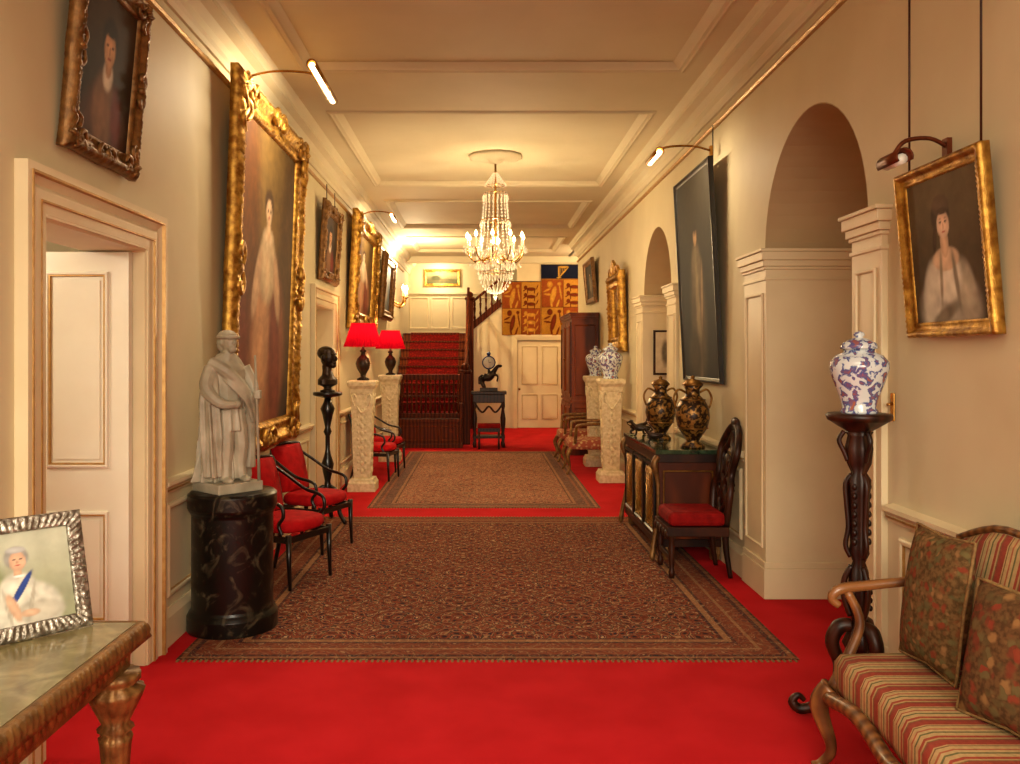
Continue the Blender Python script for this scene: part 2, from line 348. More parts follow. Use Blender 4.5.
def along(poly,y0,y1,mat,name):
    mb=MB(); mb.prism(poly,y0,y1,mat); struct(mb.obj(name))
cor=[(0,3.55),(.02,3.55),(.03,3.58),(.045,3.60),(.05,3.65),(.09,3.69),(.15,3.71),(.15,3.74),(.17,3.76),(.19,3.80),(0,3.80)]
along([(XL+x,z) for x,z in cor],Y0,YE,CEIL,'trim_%d'%k);k+=1
along([(XR-x,z) for x,z in cor],Y0,16.8,CEIL,'trim_%d'%k);k+=1
along([(-3.3+6.6*i,z) for i,z in ((0,3.66),(1,3.66),(1,3.8),(0,3.8))],18.78,18.9,CEIL,'trim_%d'%k);k+=1
for sgn,X in ((1,XL),(-1,XR)):
    along([(X,3.45),(X+sgn*.025,3.45),(X+sgn*.035,3.465),(X+sgn*.025,3.48),(X,3.48)],Y0,18.8 if sgn>0 else 16.8,GILT,'trim_%d'%k);k+=1
segL=[(Y0,3.15),(4.62,8.63),(10.17,18.7)]; segR=[(Y0,3.93),(6.12,8.2),(10.3,16.8)]
for sgn,X,segs,nm in ((1,XL,segL,'left'),(-1,XR,segR,'right')):
    mb=MB(); bb=MB()
    for a,b in segs:
        mb.prism([(X,.84),(X+sgn*.02,.84),(X+sgn*.03,.87),(X+sgn*.05,.89),(X+sgn*.05,.91),(X,.92)],a,b,TRIM)
        mb.prism([(X,.855),(X+sgn*.032,.855),(X+sgn*.036,.865),(X,.865)],a,b,GILT)
        bb.prism([(X,0),(X+sgn*.03,0),(X+sgn*.03,.16),(X+sgn*.02,.18),(X+sgn*.012,.2),(X,.2)],a,b,TRIM)
        n=max(1,round((b-a)/1.25)); wd=(b-a)/n
        for i in range(n):
            mb.M=TR((X,a+wd*(i+.5),.26),90*sgn)
            mb.frame(wd-.16,.52,[(0,0),(.003,.014),(.012,.02),(.024,.02),(.03,.012),(.034,0)],TRIM)
            mb.frame(wd-.21,.47,[(0,0),(.001,.012),(.008,.012),(.010,0)],GILT,z0=.025)
            mb.M=Matrix.Identity(4)
    struct(mb.obj('trim_%d'%k));k+=1
    struct(bb.obj('baseboard_'+nm))
def casing(y0,y1,h,mat=TRIM,cw=.19):
    mb=MB(); X=XL
    def leg(prof,mt):
        path=[(y0,0,-1,0),(y0,h,-1,1),(y1,h,1,1),(y1,0,1,0)]
        mb.loft([[(X+d,y+sy*o,z+sz*o) for o,d in prof] for y,z,sy,sz in path],mt,False)
    leg([(0,0),(0,.022),(.05,.026),(.06,.034),(.1,.034),(.115,.024),(.15,.04),(cw-.03,.052),(cw,.052),(cw,0)],mat)
    leg([(.052,.02),(.054,.038),(.062,.038),(.064,.02)],GILT); leg([(cw-.045,.03),(cw-.04,.056),(cw-.03,.056),(cw-.028,.03)],GILT)
    leg([(-.012,-.29),(-.012,.008),(.012,.024),(.012,-.29)],mat)
    return mb
for D in (D1,D2):
    struct(casing(D[0],D[1],DH).obj('trim_%d'%k));k+=1
def doorleaf(w,h,cols,rows,mat=DOORP):
    mb=MB(); mb.box(0,w,0,.045,0,h,mat)
    for (a,b) in cols:
        for (c,d) in rows:
            mb.M=Matrix.Translation(((a+b)/2,0,c))
            mb.frame(b-a,d-c,[(0,-.001),(.004,.014),(.014,.016),(.02,.006),(.026,-.001)],mat)
            mb.frame(b-a-.03,d-c-.03,[(0,0),(.002,.012),(.009,.012),(.012,0)],GILT,z0=.015)
            mb.box(-(b-a)/2+.045,(b-a)/2-.045,-.006,.001,.045,d-c-.045,mat)
            mb.M=Matrix.Identity(4)
    return mb
def knob(par,x,z,y=-.0):
    m=MB(); m.lathe([(0,0),(.022,.004),(.026,.018),(.012,.028),(.01,.05),(.02,.055),(.02,.058)],BRASS,seg=14); o=m.obj('handle',par); o.location=(x,y,z); o.rotation_euler=(R(90),0,0); return o
d=doorleaf(.84,2.12,[(.42,.74),(.06,.36)],[(.23,.80),(1.02,2.02)]).obj('door_1'); struct(d); d.location=(-2.64,4.33,.01)
knob(d,.04,.92)
d=doorleaf(1.06,2.12,[(.1,.49),(.57,.96)],[(.23,.80),(1.02,2.02)]).obj('door_2'); struct(d); d.location=(XL-.2,8.87,.01); d.rotation_euler=(0,0,R(90))
knob(d,.06,.92)
d=doorleaf(DX1-DX0-.02,1.93,[(.09,.46),(.54,.91)],[(.18,.75),(.95,1.82)],TRIM).obj('door_3'); struct(d); d.location=(DX0+.01,18.93,.005)
knob(d,.04,.86)
mb=MB()
path=[(DX0,0,-1,0),(DX0,1.95,-1,1),(DX1,1.95,1,1),(DX1,0,1,0)]
mb.loft([[(x+sx*o,18.9-dd,z+sz*o) for o,dd in [(0,0),(0,.03),(.08,.05),(.12,.05),(.12,0)]] for x,z,sx,sz in path],TRIM,False)
struct(mb.obj('trim_%d'%k));k+=1
for (a,b) in ((3.98,4.30),(5.60,6.06),(8.2,8.6),(9.9,10.3)):
    mb=MB(); mb.box(1.87,2.5,a,b,0,2.2,TRIM)
    mb.box(1.855,2.52,a-.015,b+.015,0,.2,TRIM); mb.box(1.86,2.51,a-.008,b+.008,.2,.24,TRIM)
    for z0,z1,p in ((2.1,2.12,.01),(2.17,2.19,.012),(2.19,2.23,.024),(2.23,2.285,.038),(2.285,2.305,.05)): mb.box(1.87-p,2.5+p*.2,a-p,b+p,z0,z1,TRIM)
    mb.M=TR((1.87,(a+b)/2,.32),-90); mb.frame(b-a-.1,1.7,[(0,0),(.004,.012),(.016,.012),(.022,0)],TRIM); mb.M=Matrix.Identity(4)
    struct(mb.obj('trim_%d'%k,bevel=.004));k+=1
mb=MB()
for i in range(4):
    mb.M=TR((-1.55+.5*i+.05,YE,2.25)); mb.frame(.44,.75,[(0,0),(.004,.02),(.02,.02),(.03,0)],TRIM)
mb.M=Matrix.Identity(4); mb.box(-1.75,1.0,YE-.05,YE,3.08,3.13,TRIM)
struct(mb.obj('trim_%d'%k));k+=1

# ------------------------------------------------------------ STAIRS
st=thing('staircase','carpeted wooden staircase with dark turned banisters','staircase',(0,0,0))
mb=MB(); rc=MB(); n=12; rise=.175; go=.28; ys0=15.5
for i in range(n):
    mb.box(-1.72,-.36,ys0+i*go,ys0+n*go,i*rise,(i+1)*rise-.03,SWOOD); mb.box(-1.72,-.36,ys0+i*go-.03,ys0+n*go,(i+1)*rise-.03,(i+1)*rise,SWD)
    rc.box(-1.55,-.50,ys0+i*go-.035,ys0+(i+1)*go,(i+1)*rise,(i+1)*rise+.012,STAIRC); rc.box(-1.55,-.50,ys0+i*go-.012,ys0+i*go,i*rise,(i+1)*rise-.03,STAIRC)
mb.obj('flight',st); rc.obj('carpet_runner',st)
MB().box(-1.74,-.3,ys0+n*go,20.28,1.98,2.1,SWOOD).obj('landing',st)
def newel(x,y,z0,z1,r=.07):
    m=MB(); m.sq([(r,0),(r,z1-z0-.12),(r*1.3,z1-z0-.10),(r*1.3,z1-z0-.06),(r,z1-z0-.05)],SWD,(x,y,z0)); m.ball((x,y,z1),(r*.9,r*.9,r*.9),SWD); m.obj('newel_post',st,bevel=.005)
newel(-.30,15.45,0,1.40,.085); newel(-.27,18.8,0,2.95,.085)
mb=MB(); mb.loft([[(-.33,y,z),(-.27,y,z),(-.27,y,z+.07),(-.33,y,z+.07)] for y,z in ((15.45,1.08),(18.8,3.05))],SWD,False); mb.obj('handrail',st,bevel=.01)
mb=MB(); mb.prism([(15.4,0),(18.86,2.1),(18.86,2.1+.16),(15.4,.2)],.36,.30,SWD)
o=mb.obj('stringer',st); o.rotation_euler=(0,0,R(90))
def baluster(x,y,z,h):
    m=MB(); m.lathe([(.018,0),(.018,.1),(.030,.13),(.014,.2),(.028,.35),(.016,h*.75),(.026,h*.85),(.016,h)],SWD,(x,y,z),8); m.obj('baluster',st)
for i in range(12):
    y=15.68+i*.265; baluster(-.30,y,(y-15.4)/.28*.175+.1,.90)
mb=MB()
for i in range(5): mb.box(-.28+i*.17,.62,19.02,20.25,2.1+i*.14,2.1+(i+1)*.14,SWOOD)
mb.prism([(-.3,2.1),(.42,2.7),(.42,2.88),(-.3,2.28)],18.86,18.9,SWD); mb.obj('upper_flight',st)
mb=MB(); mb.loft([[(x,18.85,z),(x,18.93,z),(x,18.93,z+.07),(x,18.85,z+.07)] for x,z in ((-.27,2.72),(.42,3.29))],SWD,False); mb.obj('handrail',st)
for i in range(5):
    x=-.16+i*.125; baluster(x,18.88,2.2+(x+.3)*.82,.5)

# ------------------------------------------------------------ RUGS
def rug(name,label,cx,hw,y0,y1,mat):
    hh=(y1-y0)/2; e=thing(name,label,'rug',(cx,(y0+y1)/2,.0005)); MB().box(-hw,hw,-hh,hh,0,.005,mat).obj('pile',e)
    for s_ in (-1,1):
        f=MB()
        for i in range(int(hw*2/.03)):
            x=-hw+.015+i*.03; f.box(x-.006,x+.006,min(s_*hh,s_*(hh+.03)),max(s_*hh,s_*(hh+.03)),0,.004,BRAID)
        f.obj('fringe',e)['kind']='stuff'
fc=[(0,(42,36,42)),(.2,(98,46,36)),(.32,(126,66,46)),(.44,(72,56,46)),(.53,(162,122,86)),(.6,(120,56,42)),(.7,(50,44,50)),(.8,(180,146,106))]
rug('patterned_rug','large brown and rust Persian rug with dense floral lattice',.03,1.64,4.47,8.42,
 rugmat('persian_rug_brown',1.64,1.975,[(0,(60,46,40)),(.03,(138,94,64)),(.08,(54,46,48)),(.14,(126,70,50)),(.30,(158,120,84)),(.34,(120,66,48)),(.5,(54,46,48)),(.54,(160,120,82)),(.62,(54,46,48)),(.66,(0,0,0))],fc,40,.36,.55,.24))
fc2=[(0,(74,58,56)),(.2,(132,74,58)),(.34,(158,108,82)),(.48,(94,72,62)),(.58,(172,130,98)),(.7,(128,70,54)),(.82,(178,142,108))]
rug('patterned_rug','faded rose and brown Persian runner rug with darker border',.02,1.23,8.95,14.2,
 rugmat('persian_rug_rose',1.23,2.625,[(0,(62,48,44)),(.04,(150,110,80)),(.1,(76,60,58)),(.18,(134,84,64)),(.24,(82,64,60)),(.46,(150,110,80)),(.52,(66,50,46)),(.56,(0,0,0))],fc2,26,.42,.62,.34))

# ------------------------------------------------------------ PICTURES
def sm(a,b,x): 
    t=max(0,min(1,(x-a)/(b-a))); return t*t*(3-2*t)
def painter(bg0,bg1,blobs,asp=1):
    bl=[(cx,cy,rx,ry,R(an),S(*c),so) for cx,cy,rx,ry,an,c,so in blobs]; b0=S(*bg0);b1=S(*bg1)
    def f(u,v):
        n=.5+.5*noise.noise((u*3,v*3,7)); t=sm(0,1,max(0,min(1,.7*v+.3*n))); c=[b0[i]*(1-t)+b1[i]*t for i in range(3)]
        for cx,cy,rx,ry,an,cc,so in bl:
            dx,dy=u-cx,v-cy; x=dx*cos(an)+dy*sin(an); y=-dx*sin(an)+dy*cos(an)
            d=sqrt((x/rx)**2+(y/ry)**2); a=1-sm(1-so,1+so,d)
            if a>0:
                sh=.8+.3*(1-min(1,d))+.22*noise.noise((u*13,v*13,3))
                for i in range(3): c[i]=c[i]*(1-a)+cc[i]*sh*a
        return c
    return f
def rococo(sc=1.0,per=.13):
    def f(s,t,L,j,nj):
        dm=min(t,1-t)*L
        cn=exp(-(dm/(.12*sc))**2); md=exp(-((t-.5)*L/(.10*sc))**2); q=max(cn,.8*md)
        sh=abs(sin(pi*s/(per*.3)+j*1.4)); sh2=abs(sin(pi*s/(per*.17)-j*.9)); nz=noise.noise((s*30,j*2.3,sc*5))
        if j==0: return (-(.005*sh+.018*q)*sc,0)
        if j==1: return (-(.005*sh+.020*q)*sc,(.004*sh+.010*q)*sc)
        if j==nj-1: return (0,0)
        if j==nj-2: return (.003*sh*sc,0)
        if j==nj-3: return (0,.004*abs(sin(s*120)))
        return (0,(.010*(sh-.5)+.008*(sh2-.5)+.012*nz+.012*q*(1+1.5*nz))*sc)
    return f
def beads(s,t,L,j,nj): return (0,.0025*sin(s*260)) if 1<j<nj-1 else (0,0)
def picture(name,label,w,h,fw,loc,side,lean,prof,fn,mod,mat,per=40,nx=50,nz=60,cmat=None,orn=0):
    e=thing(name,label,'painting',loc,90*side,lean)
    MB().frame(w,h,prof,mat,mod,per).obj('frame',e)
    mb=MB(); mb.canvas(-w/2+fw*.8,w/2-fw*.8,fw*.8,h-fw*.8,-.02,fn,cmat or PVC,nx,nz); mb.obj('canvas',e,norm=False)
    mb=MB(); mb.box(-w/2+fw*.5,w/2-fw*.5,-.015,-.003,fw*.5,h-fw*.5,DWOOD); mb.obj('backing_board',e)
    if orn:
        D=-orn*.85; a=fw
        def scr(m,P): m.tube(cm([(x,D,z) for x,z in P],5),[.012*a/.2,.022*a/.2,.024*a/.2,.014*a/.2],mat,7)
        for sx in (-1,1):
            for sz in (-1,1):
                m=MB(); cx=sx*(w/2-a*.4); cz=a*.4 if sz<0 else h-a*.4
                def T(px,pz): return (cx-sx*px*a,cz-sz*pz*a)
                scr(m,[T(.0,1.5),T(-.25,1.1),T(.05,.8),T(-.15,.45),T(-.35,.1)]); scr(m,[T(1.5,.0),T(1.1,-.25),T(.8,.05),T(.45,-.15),T(.1,-.35)])
                scr(m,[T(.15,1.1),T(.45,.9),T(.35,.55),T(.1,.45)]); scr(m,[T(1.1,.15),T(.9,.45),T(.55,.35),T(.45,.1)])
                for q in range(7):
                    th=R(-35+q*160/6/1.0); px,pz=.42*cos(th)-.12,.42*sin(th)-.12
                    m.tube([(T(-.05,-.05)[0],D,T(-.05,-.05)[1]),(T(px*.6,pz*.6)[0],D-.015,T(px*.6,pz*.6)[1]),(T(px,pz)[0],D,T(px,pz)[1])],[.010*a/.2,.020*a/.2,.008*a/.2],mat,6)
                m.obj('corner_carving',e)
        for (px,pz,vert) in ((0,h-a*.4,0),(0,a*.4,0),(-w/2+a*.4,h/2,1),(w/2-a*.4,h/2,1)):
            m=MB(); m.ball((px,D,pz),(a*.18,.02,a*.24) if not vert else (a*.24,.02,a*.18),mat)
            for s_ in (-1,1):
                P_=[(.1,.25),(.5,.35),(.8,.0),(.5,-.2),(.45,.08)]
                scr(m,[(px+s_*u*a,pz+v_*a) for u,v_ in P_] if not vert else [(px+v_*a,pz+s_*u*a) for u,v_ in P_])
            m.obj('centre_carving',e)
    return e
def prof_o(fw,dp): return [(0,0),(0,dp*.45),(fw*.08,dp*.75),(fw*.17,dp*.9),(fw*.26,dp),(fw*.35,dp*.92),(fw*.44,dp*.75),(fw*.54,dp*.58),(fw*.65,dp*.52),(fw*.76,dp*.6),(fw*.84,dp*.62),(fw*.93,dp*.5),(fw,dp*.25),(fw,0)]
def prof_p(fw,dp): return [(0,0),(0,dp*.8),(fw*.1,dp),(fw*.3,dp),(fw*.42,dp*.7),(fw*.7,dp*.5),(fw*.8,dp*.6),(fw*.92,dp*.55),(fw,dp*.3),(fw,0)]
lady=painter((64,50,34),(98,82,56),[(.5,.08,.42,.28,0,(150,142,124),.15),(.28,.20,.13,.24,-15,(196,188,166),.2),(.74,.20,.12,.22,15,(170,160,136),.2),(.5,.30,.2,.16,0,(216,206,182),.15),(.5,.43,.18,.08,0,(216,184,150),.12),(.5,.54,.055,.1,0,(204,168,134),.12),(.37,.57,.028,.09,-12,(74,56,40),.3),(.47,.72,.13,.11,5,(76,58,42),.12),(.48,.79,.115,.07,0,(96,76,56),.15),(.5,.66,.084,.092,0,(226,192,160),.08),(.465,.675,.016,.008,0,(50,36,28),.4),(.535,.675,.016,.008,0,(50,36,28),.4),(.465,.696,.022,.004,0,(90,64,48),.4),(.535,.696,.022,.004,0,(90,64,48),.4),(.503,.648,.009,.022,0,(194,150,120),.4),(.502,.612,.022,.007,0,(176,90,76),.4),(.5,.748,.07,.022,0,(84,64,46),.3),(.42,.05,.2,.05,20,(120,108,88),.4),(.62,.28,.025,.18,8,(130,118,98),.5),(.42,.3,.02,.17,-6,(140,128,104),.5)])
pl=picture('portrait_painting','gilt-framed portrait of a woman in a pale grey gown',.63,.70,.065,(1.885,3.37,1.68),-1,5,prof_p(.065,.045),lady,beads,GOLD,90,80,90)
man=painter((38,28,20),(66,50,34),[(.5,.1,.42,.3,0,(78,46,32),.2),(.46,.22,.2,.25,0,(120,84,58),.25),(.5,.46,.09,.10,0,(216,200,176),.25),(.5,.52,.06,.08,0,(160,118,84),.2),(.5,.68,.15,.15,0,(40,28,20),.2),(.5,.63,.10,.12,0,(196,148,106),.12),(.455,.65,.018,.01,0,(40,26,20),.4),(.545,.65,.018,.01,0,(40,26,20),.4),(.5,.615,.012,.028,0,(150,104,74),.4),(.5,.57,.03,.009,0,(140,60,50),.4),(.5,.745,.10,.04,0,(40,28,20),.3),(.7,.2,.1,.2,10,(100,36,30),.4)])
picture('portrait_painting','dark portrait in an ornate carved gilt frame above the doorway',.70,.84,.10,(-1.735,3.82,2.47),1,5,prof_o(.10,.055),man,rococo(.45,.09),GOLDD,130,orn=.055)
big=painter((66,46,22),(132,100,52),[(.5,.92,.6,.2,0,(112,86,46),.5),(.15,.6,.2,.5,0,(100,60,28),.4),(.9,.5,.2,.5,0,(88,62,30),.4),(.5,.06,.7,.1,0,(64,44,26),.4),(.12,.25,.12,.2,0,(120,60,40),.4),(.54,.25,.32,.32,0,(150,92,62),.2),(.42,.24,.14,.32,-8,(196,144,104),.3),(.68,.2,.10,.28,10,(128,66,48),.3),(.5,.54,.15,.12,0,(210,180,140),.2),(.33,.48,.05,.13,-28,(200,160,124),.2),(.68,.48,.05,.13,28,(200,160,124),.2),(.5,.645,.09,.03,0,(216,186,148),.3),(.5,.67,.035,.045,0,(214,176,136),.2),(.5,.755,.075,.05,0,(72,48,30),.2),(.5,.73,.052,.042,0,(222,184,144),.15),(.48,.735,.01,.004,0,(50,34,26),.4),(.525,.735,.01,.004,0,(50,34,26),.4),(.5,.712,.014,.004,0,(160,60,50),.4)])
pb=picture('full_length_painting','huge full-length portrait of a lady in a carved gold frame',2.06,2.62,.21,(-1.735,6.60,.88),1,2.0,prof_o(.21,.09),big,rococo(.9,.2),GOLD,75,60,90,orn=.10)
dk=painter((22,18,13),(50,42,29),[(.5,.3,.22,.32,0,(84,72,54),.3),(.5,.52,.14,.14,0,(116,100,74),.3),(.5,.70,.05,.04,0,(184,144,104),.2),(.5,.735,.055,.02,0,(40,30,22),.3),(.5,.3,.06,.3,0,(140,122,92),.4),(.35,.12,.2,.12,0,(64,54,40),.4),(.62,.4,.03,.16,-14,(150,122,90),.3)])
pd=picture('full_length_painting','tall dark full-length portrait in a thin black frame',1.20,1.78,.045,(1.885,7.20,1.38),-1,3,prof_p(.045,.04),dk,None,BLACK)
ps=picture('framed_painting','small dark portrait in a reddish gilt frame',1.0,.84,.13,(-1.735,9.45,2.42),1,4,prof_o(.13,.06),man,rococo(.5,.1),GOLDD,90,orn=.06)
pg=picture('full_length_painting','large portrait in a heavily carved gold frame above the lamps',2.2,1.50,.22,(-1.735,12.0,1.98),1,3,prof_o(.22,.11),big,rococo(1.0,.18),GOLD,50,orn=.12)
picture('framed_painting','dark portrait in a narrow gold frame near the stairs',1.5,1.1,.16,(-1.735,14.9,2.25),1,4,prof_o(.16,.1),dk,rococo(.7,.15),GOLDD)
picture('framed_painting','small dark painting in a gilt frame above the cabinet',1.1,.72,.09,(1.885,14.4,2.5),-1,5,prof_p(.09,.06),dk,None,GOLDD)
land=painter((60,66,40),(150,140,100),[(.5,.3,.5,.15,0,(84,76,46),.4),(.3,.5,.15,.2,0,(60,60,34),.4)])
picture('framed_painting','small landscape in a gilt frame on the stair landing wall',.86,.40,.07,(-.95,YE-.01,3.26),0,0,prof_p(.07,.04),land,None,GOLD)
pr=painter((196,180,150),(206,190,160),[(.5,.5,.2,.3,0,(110,100,84),.4)])
picture('framed_print','small framed print hung inside the arched recess',.28,.52,.03,(2.13,9.88,1.38),0,0,prof_p(.03,.02),pr,None,DWOOD,20,20)
e=thing('gilt_mirror','ornate carved gilt wall mirror with crest','mirror',(1.885,11.5,1.68),-90,2)
MB().frame(1.0,1.02,prof_o(.18,.10),GOLD,rococo(1.0,.15),60).obj('frame',e)
MB().box(-.34,.34,-.03,-.01,.15,.88,MIRR).obj('glass',e)
m=MB()
for s_ in (-1,1):
    m.tube(cm([(s_*.42,-.06,1.0),(s_*.34,-.07,1.1),(s_*.2,-.07,1.08),(s_*.18,-.07,1.02)],6),.025,GOLD); m.tube(cm([(s_*.2,-.06,1.02),(s_*.12,-.07,1.14),(0,-.07,1.2)],6),.025,GOLD)
m.ball((0,-.07,1.1),(.08,.035,.10),GOLD); m.obj('crest',e)
def cord(par,x,y,z0,z1):
    o=MB().tube([(x,y,z0),(x,y,z1)],.005,DWOOD,6).obj('picture_cord',par); o.matrix_parent_inverse=par.matrix_basis.inverted()
bpy.context.view_layer.update()
cord(pl,1.82,3.62,2.37,3.46); cord(pl,1.82,3.10,2.37,3.46); cord(pd,1.86,6.85,3.14,3.46); cord(ps,-1.68,9.2,3.25,3.46); cord(ps,-1.68,9.7,3.25,3.46)

def piclight(loc,rz,length,arm,mat,lit,label,power=12,tilt=40,drop=-.05):
    e=thing('picture_light',label,'picture light',loc,rz)
    m=MB(); m.tube(cm([(0,-.0,0),(0,-arm*.35,.04),(0,-arm*.8,.03),(0,-arm,drop+.03)],5),.009,mat); m.box(-.02,.02,-.02,.0,-.04,.04,mat); m.obj('arm',e)
    m=MB()
    ring=[]
    for s_ in (-length/2,length/2):
        ring.append([(s_,-arm+.035*cos(R(a)),drop+.035*sin(R(a))) for a in range(-20,221,24)]+[(s_,-arm+.028*cos(R(a)),drop+.028*sin(R(a))) for a in range(220,-21,-24)])
    m.loft(ring,mat); m.obj('shade',e)
    m=MB(); m.tube([(-length/2+.02,-arm,drop-.005),(length/2-.02,-arm,drop-.005)],.021,TUBEL if lit else WHITE,10); m.obj('tube_bulb',e)
    if lit:
        l=bpy.data.lights.new('picture_spot','AREA'); l.shape='RECTANGLE'; l.size=length*.9; l.size_y=.03; l.energy=power; l.color=(1,.80,.52)
        o=bpy.data.objects.new('picture_lamp',l); COL.objects.link(o); o.parent=e; o.location=(0,-arm,drop-.04); o.rotation_euler=(R(tilt),0,0)
piclight((-1.70,6.15,3.62),90,.85,.55,BRASS,True,'long lit brass picture light on an arm over the huge portrait',28,35)
piclight((-1.70,12.0,3.60),90,.6,.45,BRASS,True,'lit brass picture light over the gold-framed portrait',18,35)
piclight((1.84,6.8,3.24),-90,.42,.46,BRASS,True,'lit brass picture light above the tall dark portrait',9,35)
piclight((1.87,3.40,2.43),-90,.17,.22,COPPER,False,'unlit copper picture light above the portrait of a woman')

# ------------------------------------------------------------ CHAIRS
def armchair(loc,rz,label,grp):
    e=thing('armchair',label,'chair',loc,rz,group=grp,scale=.93)
    m=MB()
    rings=[]
    for z,s_ in ((.39,.97),(.42,1.02),(.46,1.02),(.49,.96),(.50,.8)):
        rings.append([(x*s_,y*s_-.01,z) for x,y in ((-.25,-.25),(0,-.27),(.25,-.25),(.255,0),(.22,.22),(0,.23),(-.22,.22),(-.255,0))])
    m.loft(rings,REDF); m.obj('seat',e,sub=1)
    m=MB(); m.box(-.25,.25,-.26,-.23,.34,.385,BLACK); m.box(-.22,.22,.2,.23,.34,.385,BLACK); m.box(-.26,-.23,-.25,.22,.34,.385,BLACK); m.box(.23,.26,-.25,.22,.34,.385,BLACK); m.obj('seat_rail',e,bevel=.005)
    m=MB(); R_=[]
    for z,y in ((.50,.20),(.52,.195),(.62,.215),(.74,.24),(.84,.275),(.895,.30),(.90,.31)):
        R_.append([(x,y+d,z) for x,d in ((-.215,-.02),(-.1,-.045),(.1,-.045),(.215,-.02),(.215,.025),(0,.04),(-.215,.025))])
    m.loft(R_,REDF); m.obj('backrest',e)
    m=MB(); m.tube(cm([(-.235,.31,.90),(0,.335,.915),(.235,.31,.90)],5),.016,BLACK); m.obj('back_frame',e)
    for s_ in (-1,1):
        MB().tube(cm([(s_*.235,.31,.90),(s_*.235,.25,.7),(s_*.23,.21,.45),(s_*.235,.23,.25),(s_*.24,.29,0)],5),[.018,.02,.024,.02,.014],BLACK,8).obj('leg',e)
        MB().tube([(s_*.245,-.245,.40),(s_*.245,-.25,.2),(s_*.245,-.26,0)],[.024,.018,.013],BLACK,8).obj('leg',e)
        MB().tube(cm([(s_*.24,.28,.82),(s_*.255,.16,.75),(s_*.26,.0,.66),(s_*.255,-.13,.63),(s_*.25,-.19,.60),(s_*.25,-.2,.53),(s_*.25,-.16,.47),(s_*.25,-.19,.40)],5),.014,BLACK,8).obj('armrest',e)
    return e
a=armchair((-1.42,6.08,0.006),64,'black-framed armchair with red upholstery beside the statue','red armchairs along the wall')
dup(a,(-1.42,7.12,0.006),68,'black-framed armchair with red upholstery next to the bust stand')
dup(a,(-1.38,11.05,0.006),80,'black-framed armchair with red upholstery between the lamps')
dup(a,(-1.38,11.9,0.006),80,'black-framed armchair with red upholstery between the lamps')
def floralchair(loc,rz):
    e=thing('upholstered_armchair','cream floral upholstered armchair with gilt wood frame','chair',loc,rz,group='floral armchairs by the wall')
    m=MB(); m.box(-.29,.29,-.28,.26,.33,.46,CREAMF); m.obj('seat',e,bevel=.04)
    m=MB(); m.loft([[(x*s_,.24+(z-.45)*.22+d,z) for x,d in ((-.27,-.03),(0,-.06),(.27,-.03),(.27,.03),(-.27,.03))] for z,s_ in ((.45,1),(.7,1),(.88,.95),(.97,.7))],CREAMF); m.obj('backrest',e)
    m=MB(); m.tube(cm([(-.28,.25,.42),(-.29,.31,.7),(-.25,.37,.93),(0,.39,1.02),(.25,.37,.93),(.29,.31,.7),(.28,.25,.42)],5),.022,GOLDD); m.obj('back_frame',e)
    for s_ in (-1,1):
        MB().tube(cm([(s_*.29,.28,.68),(s_*.33,.05,.68),(s_*.34,-.16,.66),(s_*.31,-.19,.55),(s_*.29,-.2,.42)],5),.022,GOLDD).obj('armrest',e)
        MB().tube(cm([(s_*.27,-.26,.34),(s_*.3,-.3,.24),(s_*.27,-.27,.1),(s_*.29,-.31,0)],5),[.035,.03,.018,.022],GOLDD).obj('leg',e)
        MB().tube(cm([(s_*.26,.24,.34),(s_*.27,.27,.15),(s_*.28,.31,0)],5),[.03,.018],GOLDD).obj('leg',e)
    return e
f=floralchair((1.45,11.72,0.006),-90); dup(f,(1.45,13.08,0.006),-90)

e=thing('carved_chair','dark carved high-back chair with padded red seat','chair',(1.565,6.30,0.006),-90,scale=.92)
m=MB(); m.box(-.23,.23,-.24,.2,.40,.51,REDD); m.obj('seat',e,bevel=.035)
m=MB(); m.box(-.25,.25,-.26,.22,.33,.40,DWOOD)
for i in range(5): m.ball((-.2+.1*i,-.26,.34),(.04,.015,.035),DWOOD)
m.obj('seat_rail',e,bevel=.01)
m=MB()
m.tube(cm([(-.19,.21,.4),(-.23,.23,.65),(-.17,.26,.8),(-.22,.29,.98),(-.12,.33,1.13),(0,.34,1.17),(.12,.33,1.13),(.22,.29,.98),(.17,.26,.8),(.23,.23,.65),(.19,.21,.4)],6),.03,DWOOD)
for s_ in (-1,1):
    m.tube(cm([(0,.22,.46),(s_*.1,.24,.58),(s_*.02,.25,.7),(s_*.1,.27,.82),(s_*.13,.29,.95),(s_*.05,.31,1.03),(0,.33,1.12)],6),.024,DWOOD)
    m.tube(cm([(s_*.2,.26,.72),(s_*.08,.26,.76),(s_*.04,.28,.88),(s_*.18,.29,.9)],6),.02,DWOOD)
    m.tube(cm([(s_*.18,.24,.5),(s_*.12,.25,.62),(s_*.2,.26,.68)],6),.018,DWOOD)
m.ball((0,.28,.86),(.07,.03,.09),DWOOD); m.ball((0,.34,1.19),(.08,.03,.05),DWOOD); m.ball((0,.25,.62),(.07,.03,.1),DWOOD)
m.obj('backrest',e)
for s_ in (-1,1):
    MB().lathe([(.028,.36),(.03,.32),(.018,.29),(.026,.24),(.022,.12),(.015,.08),(.026,.05),(.022,0)],DWOOD,(s_*.21,-.22,0),12).obj('leg',e)
    MB().tube(cm([(s_*.2,.2,.36),(s_*.2,.21,.2),(s_*.21,.24,0)],5),[.03,.018],DWOOD).obj('leg',e)
MB().box(-.2,.2,-.235,-.205,.13,.17,DWOOD).obj('stretcher',e,bevel=.006)

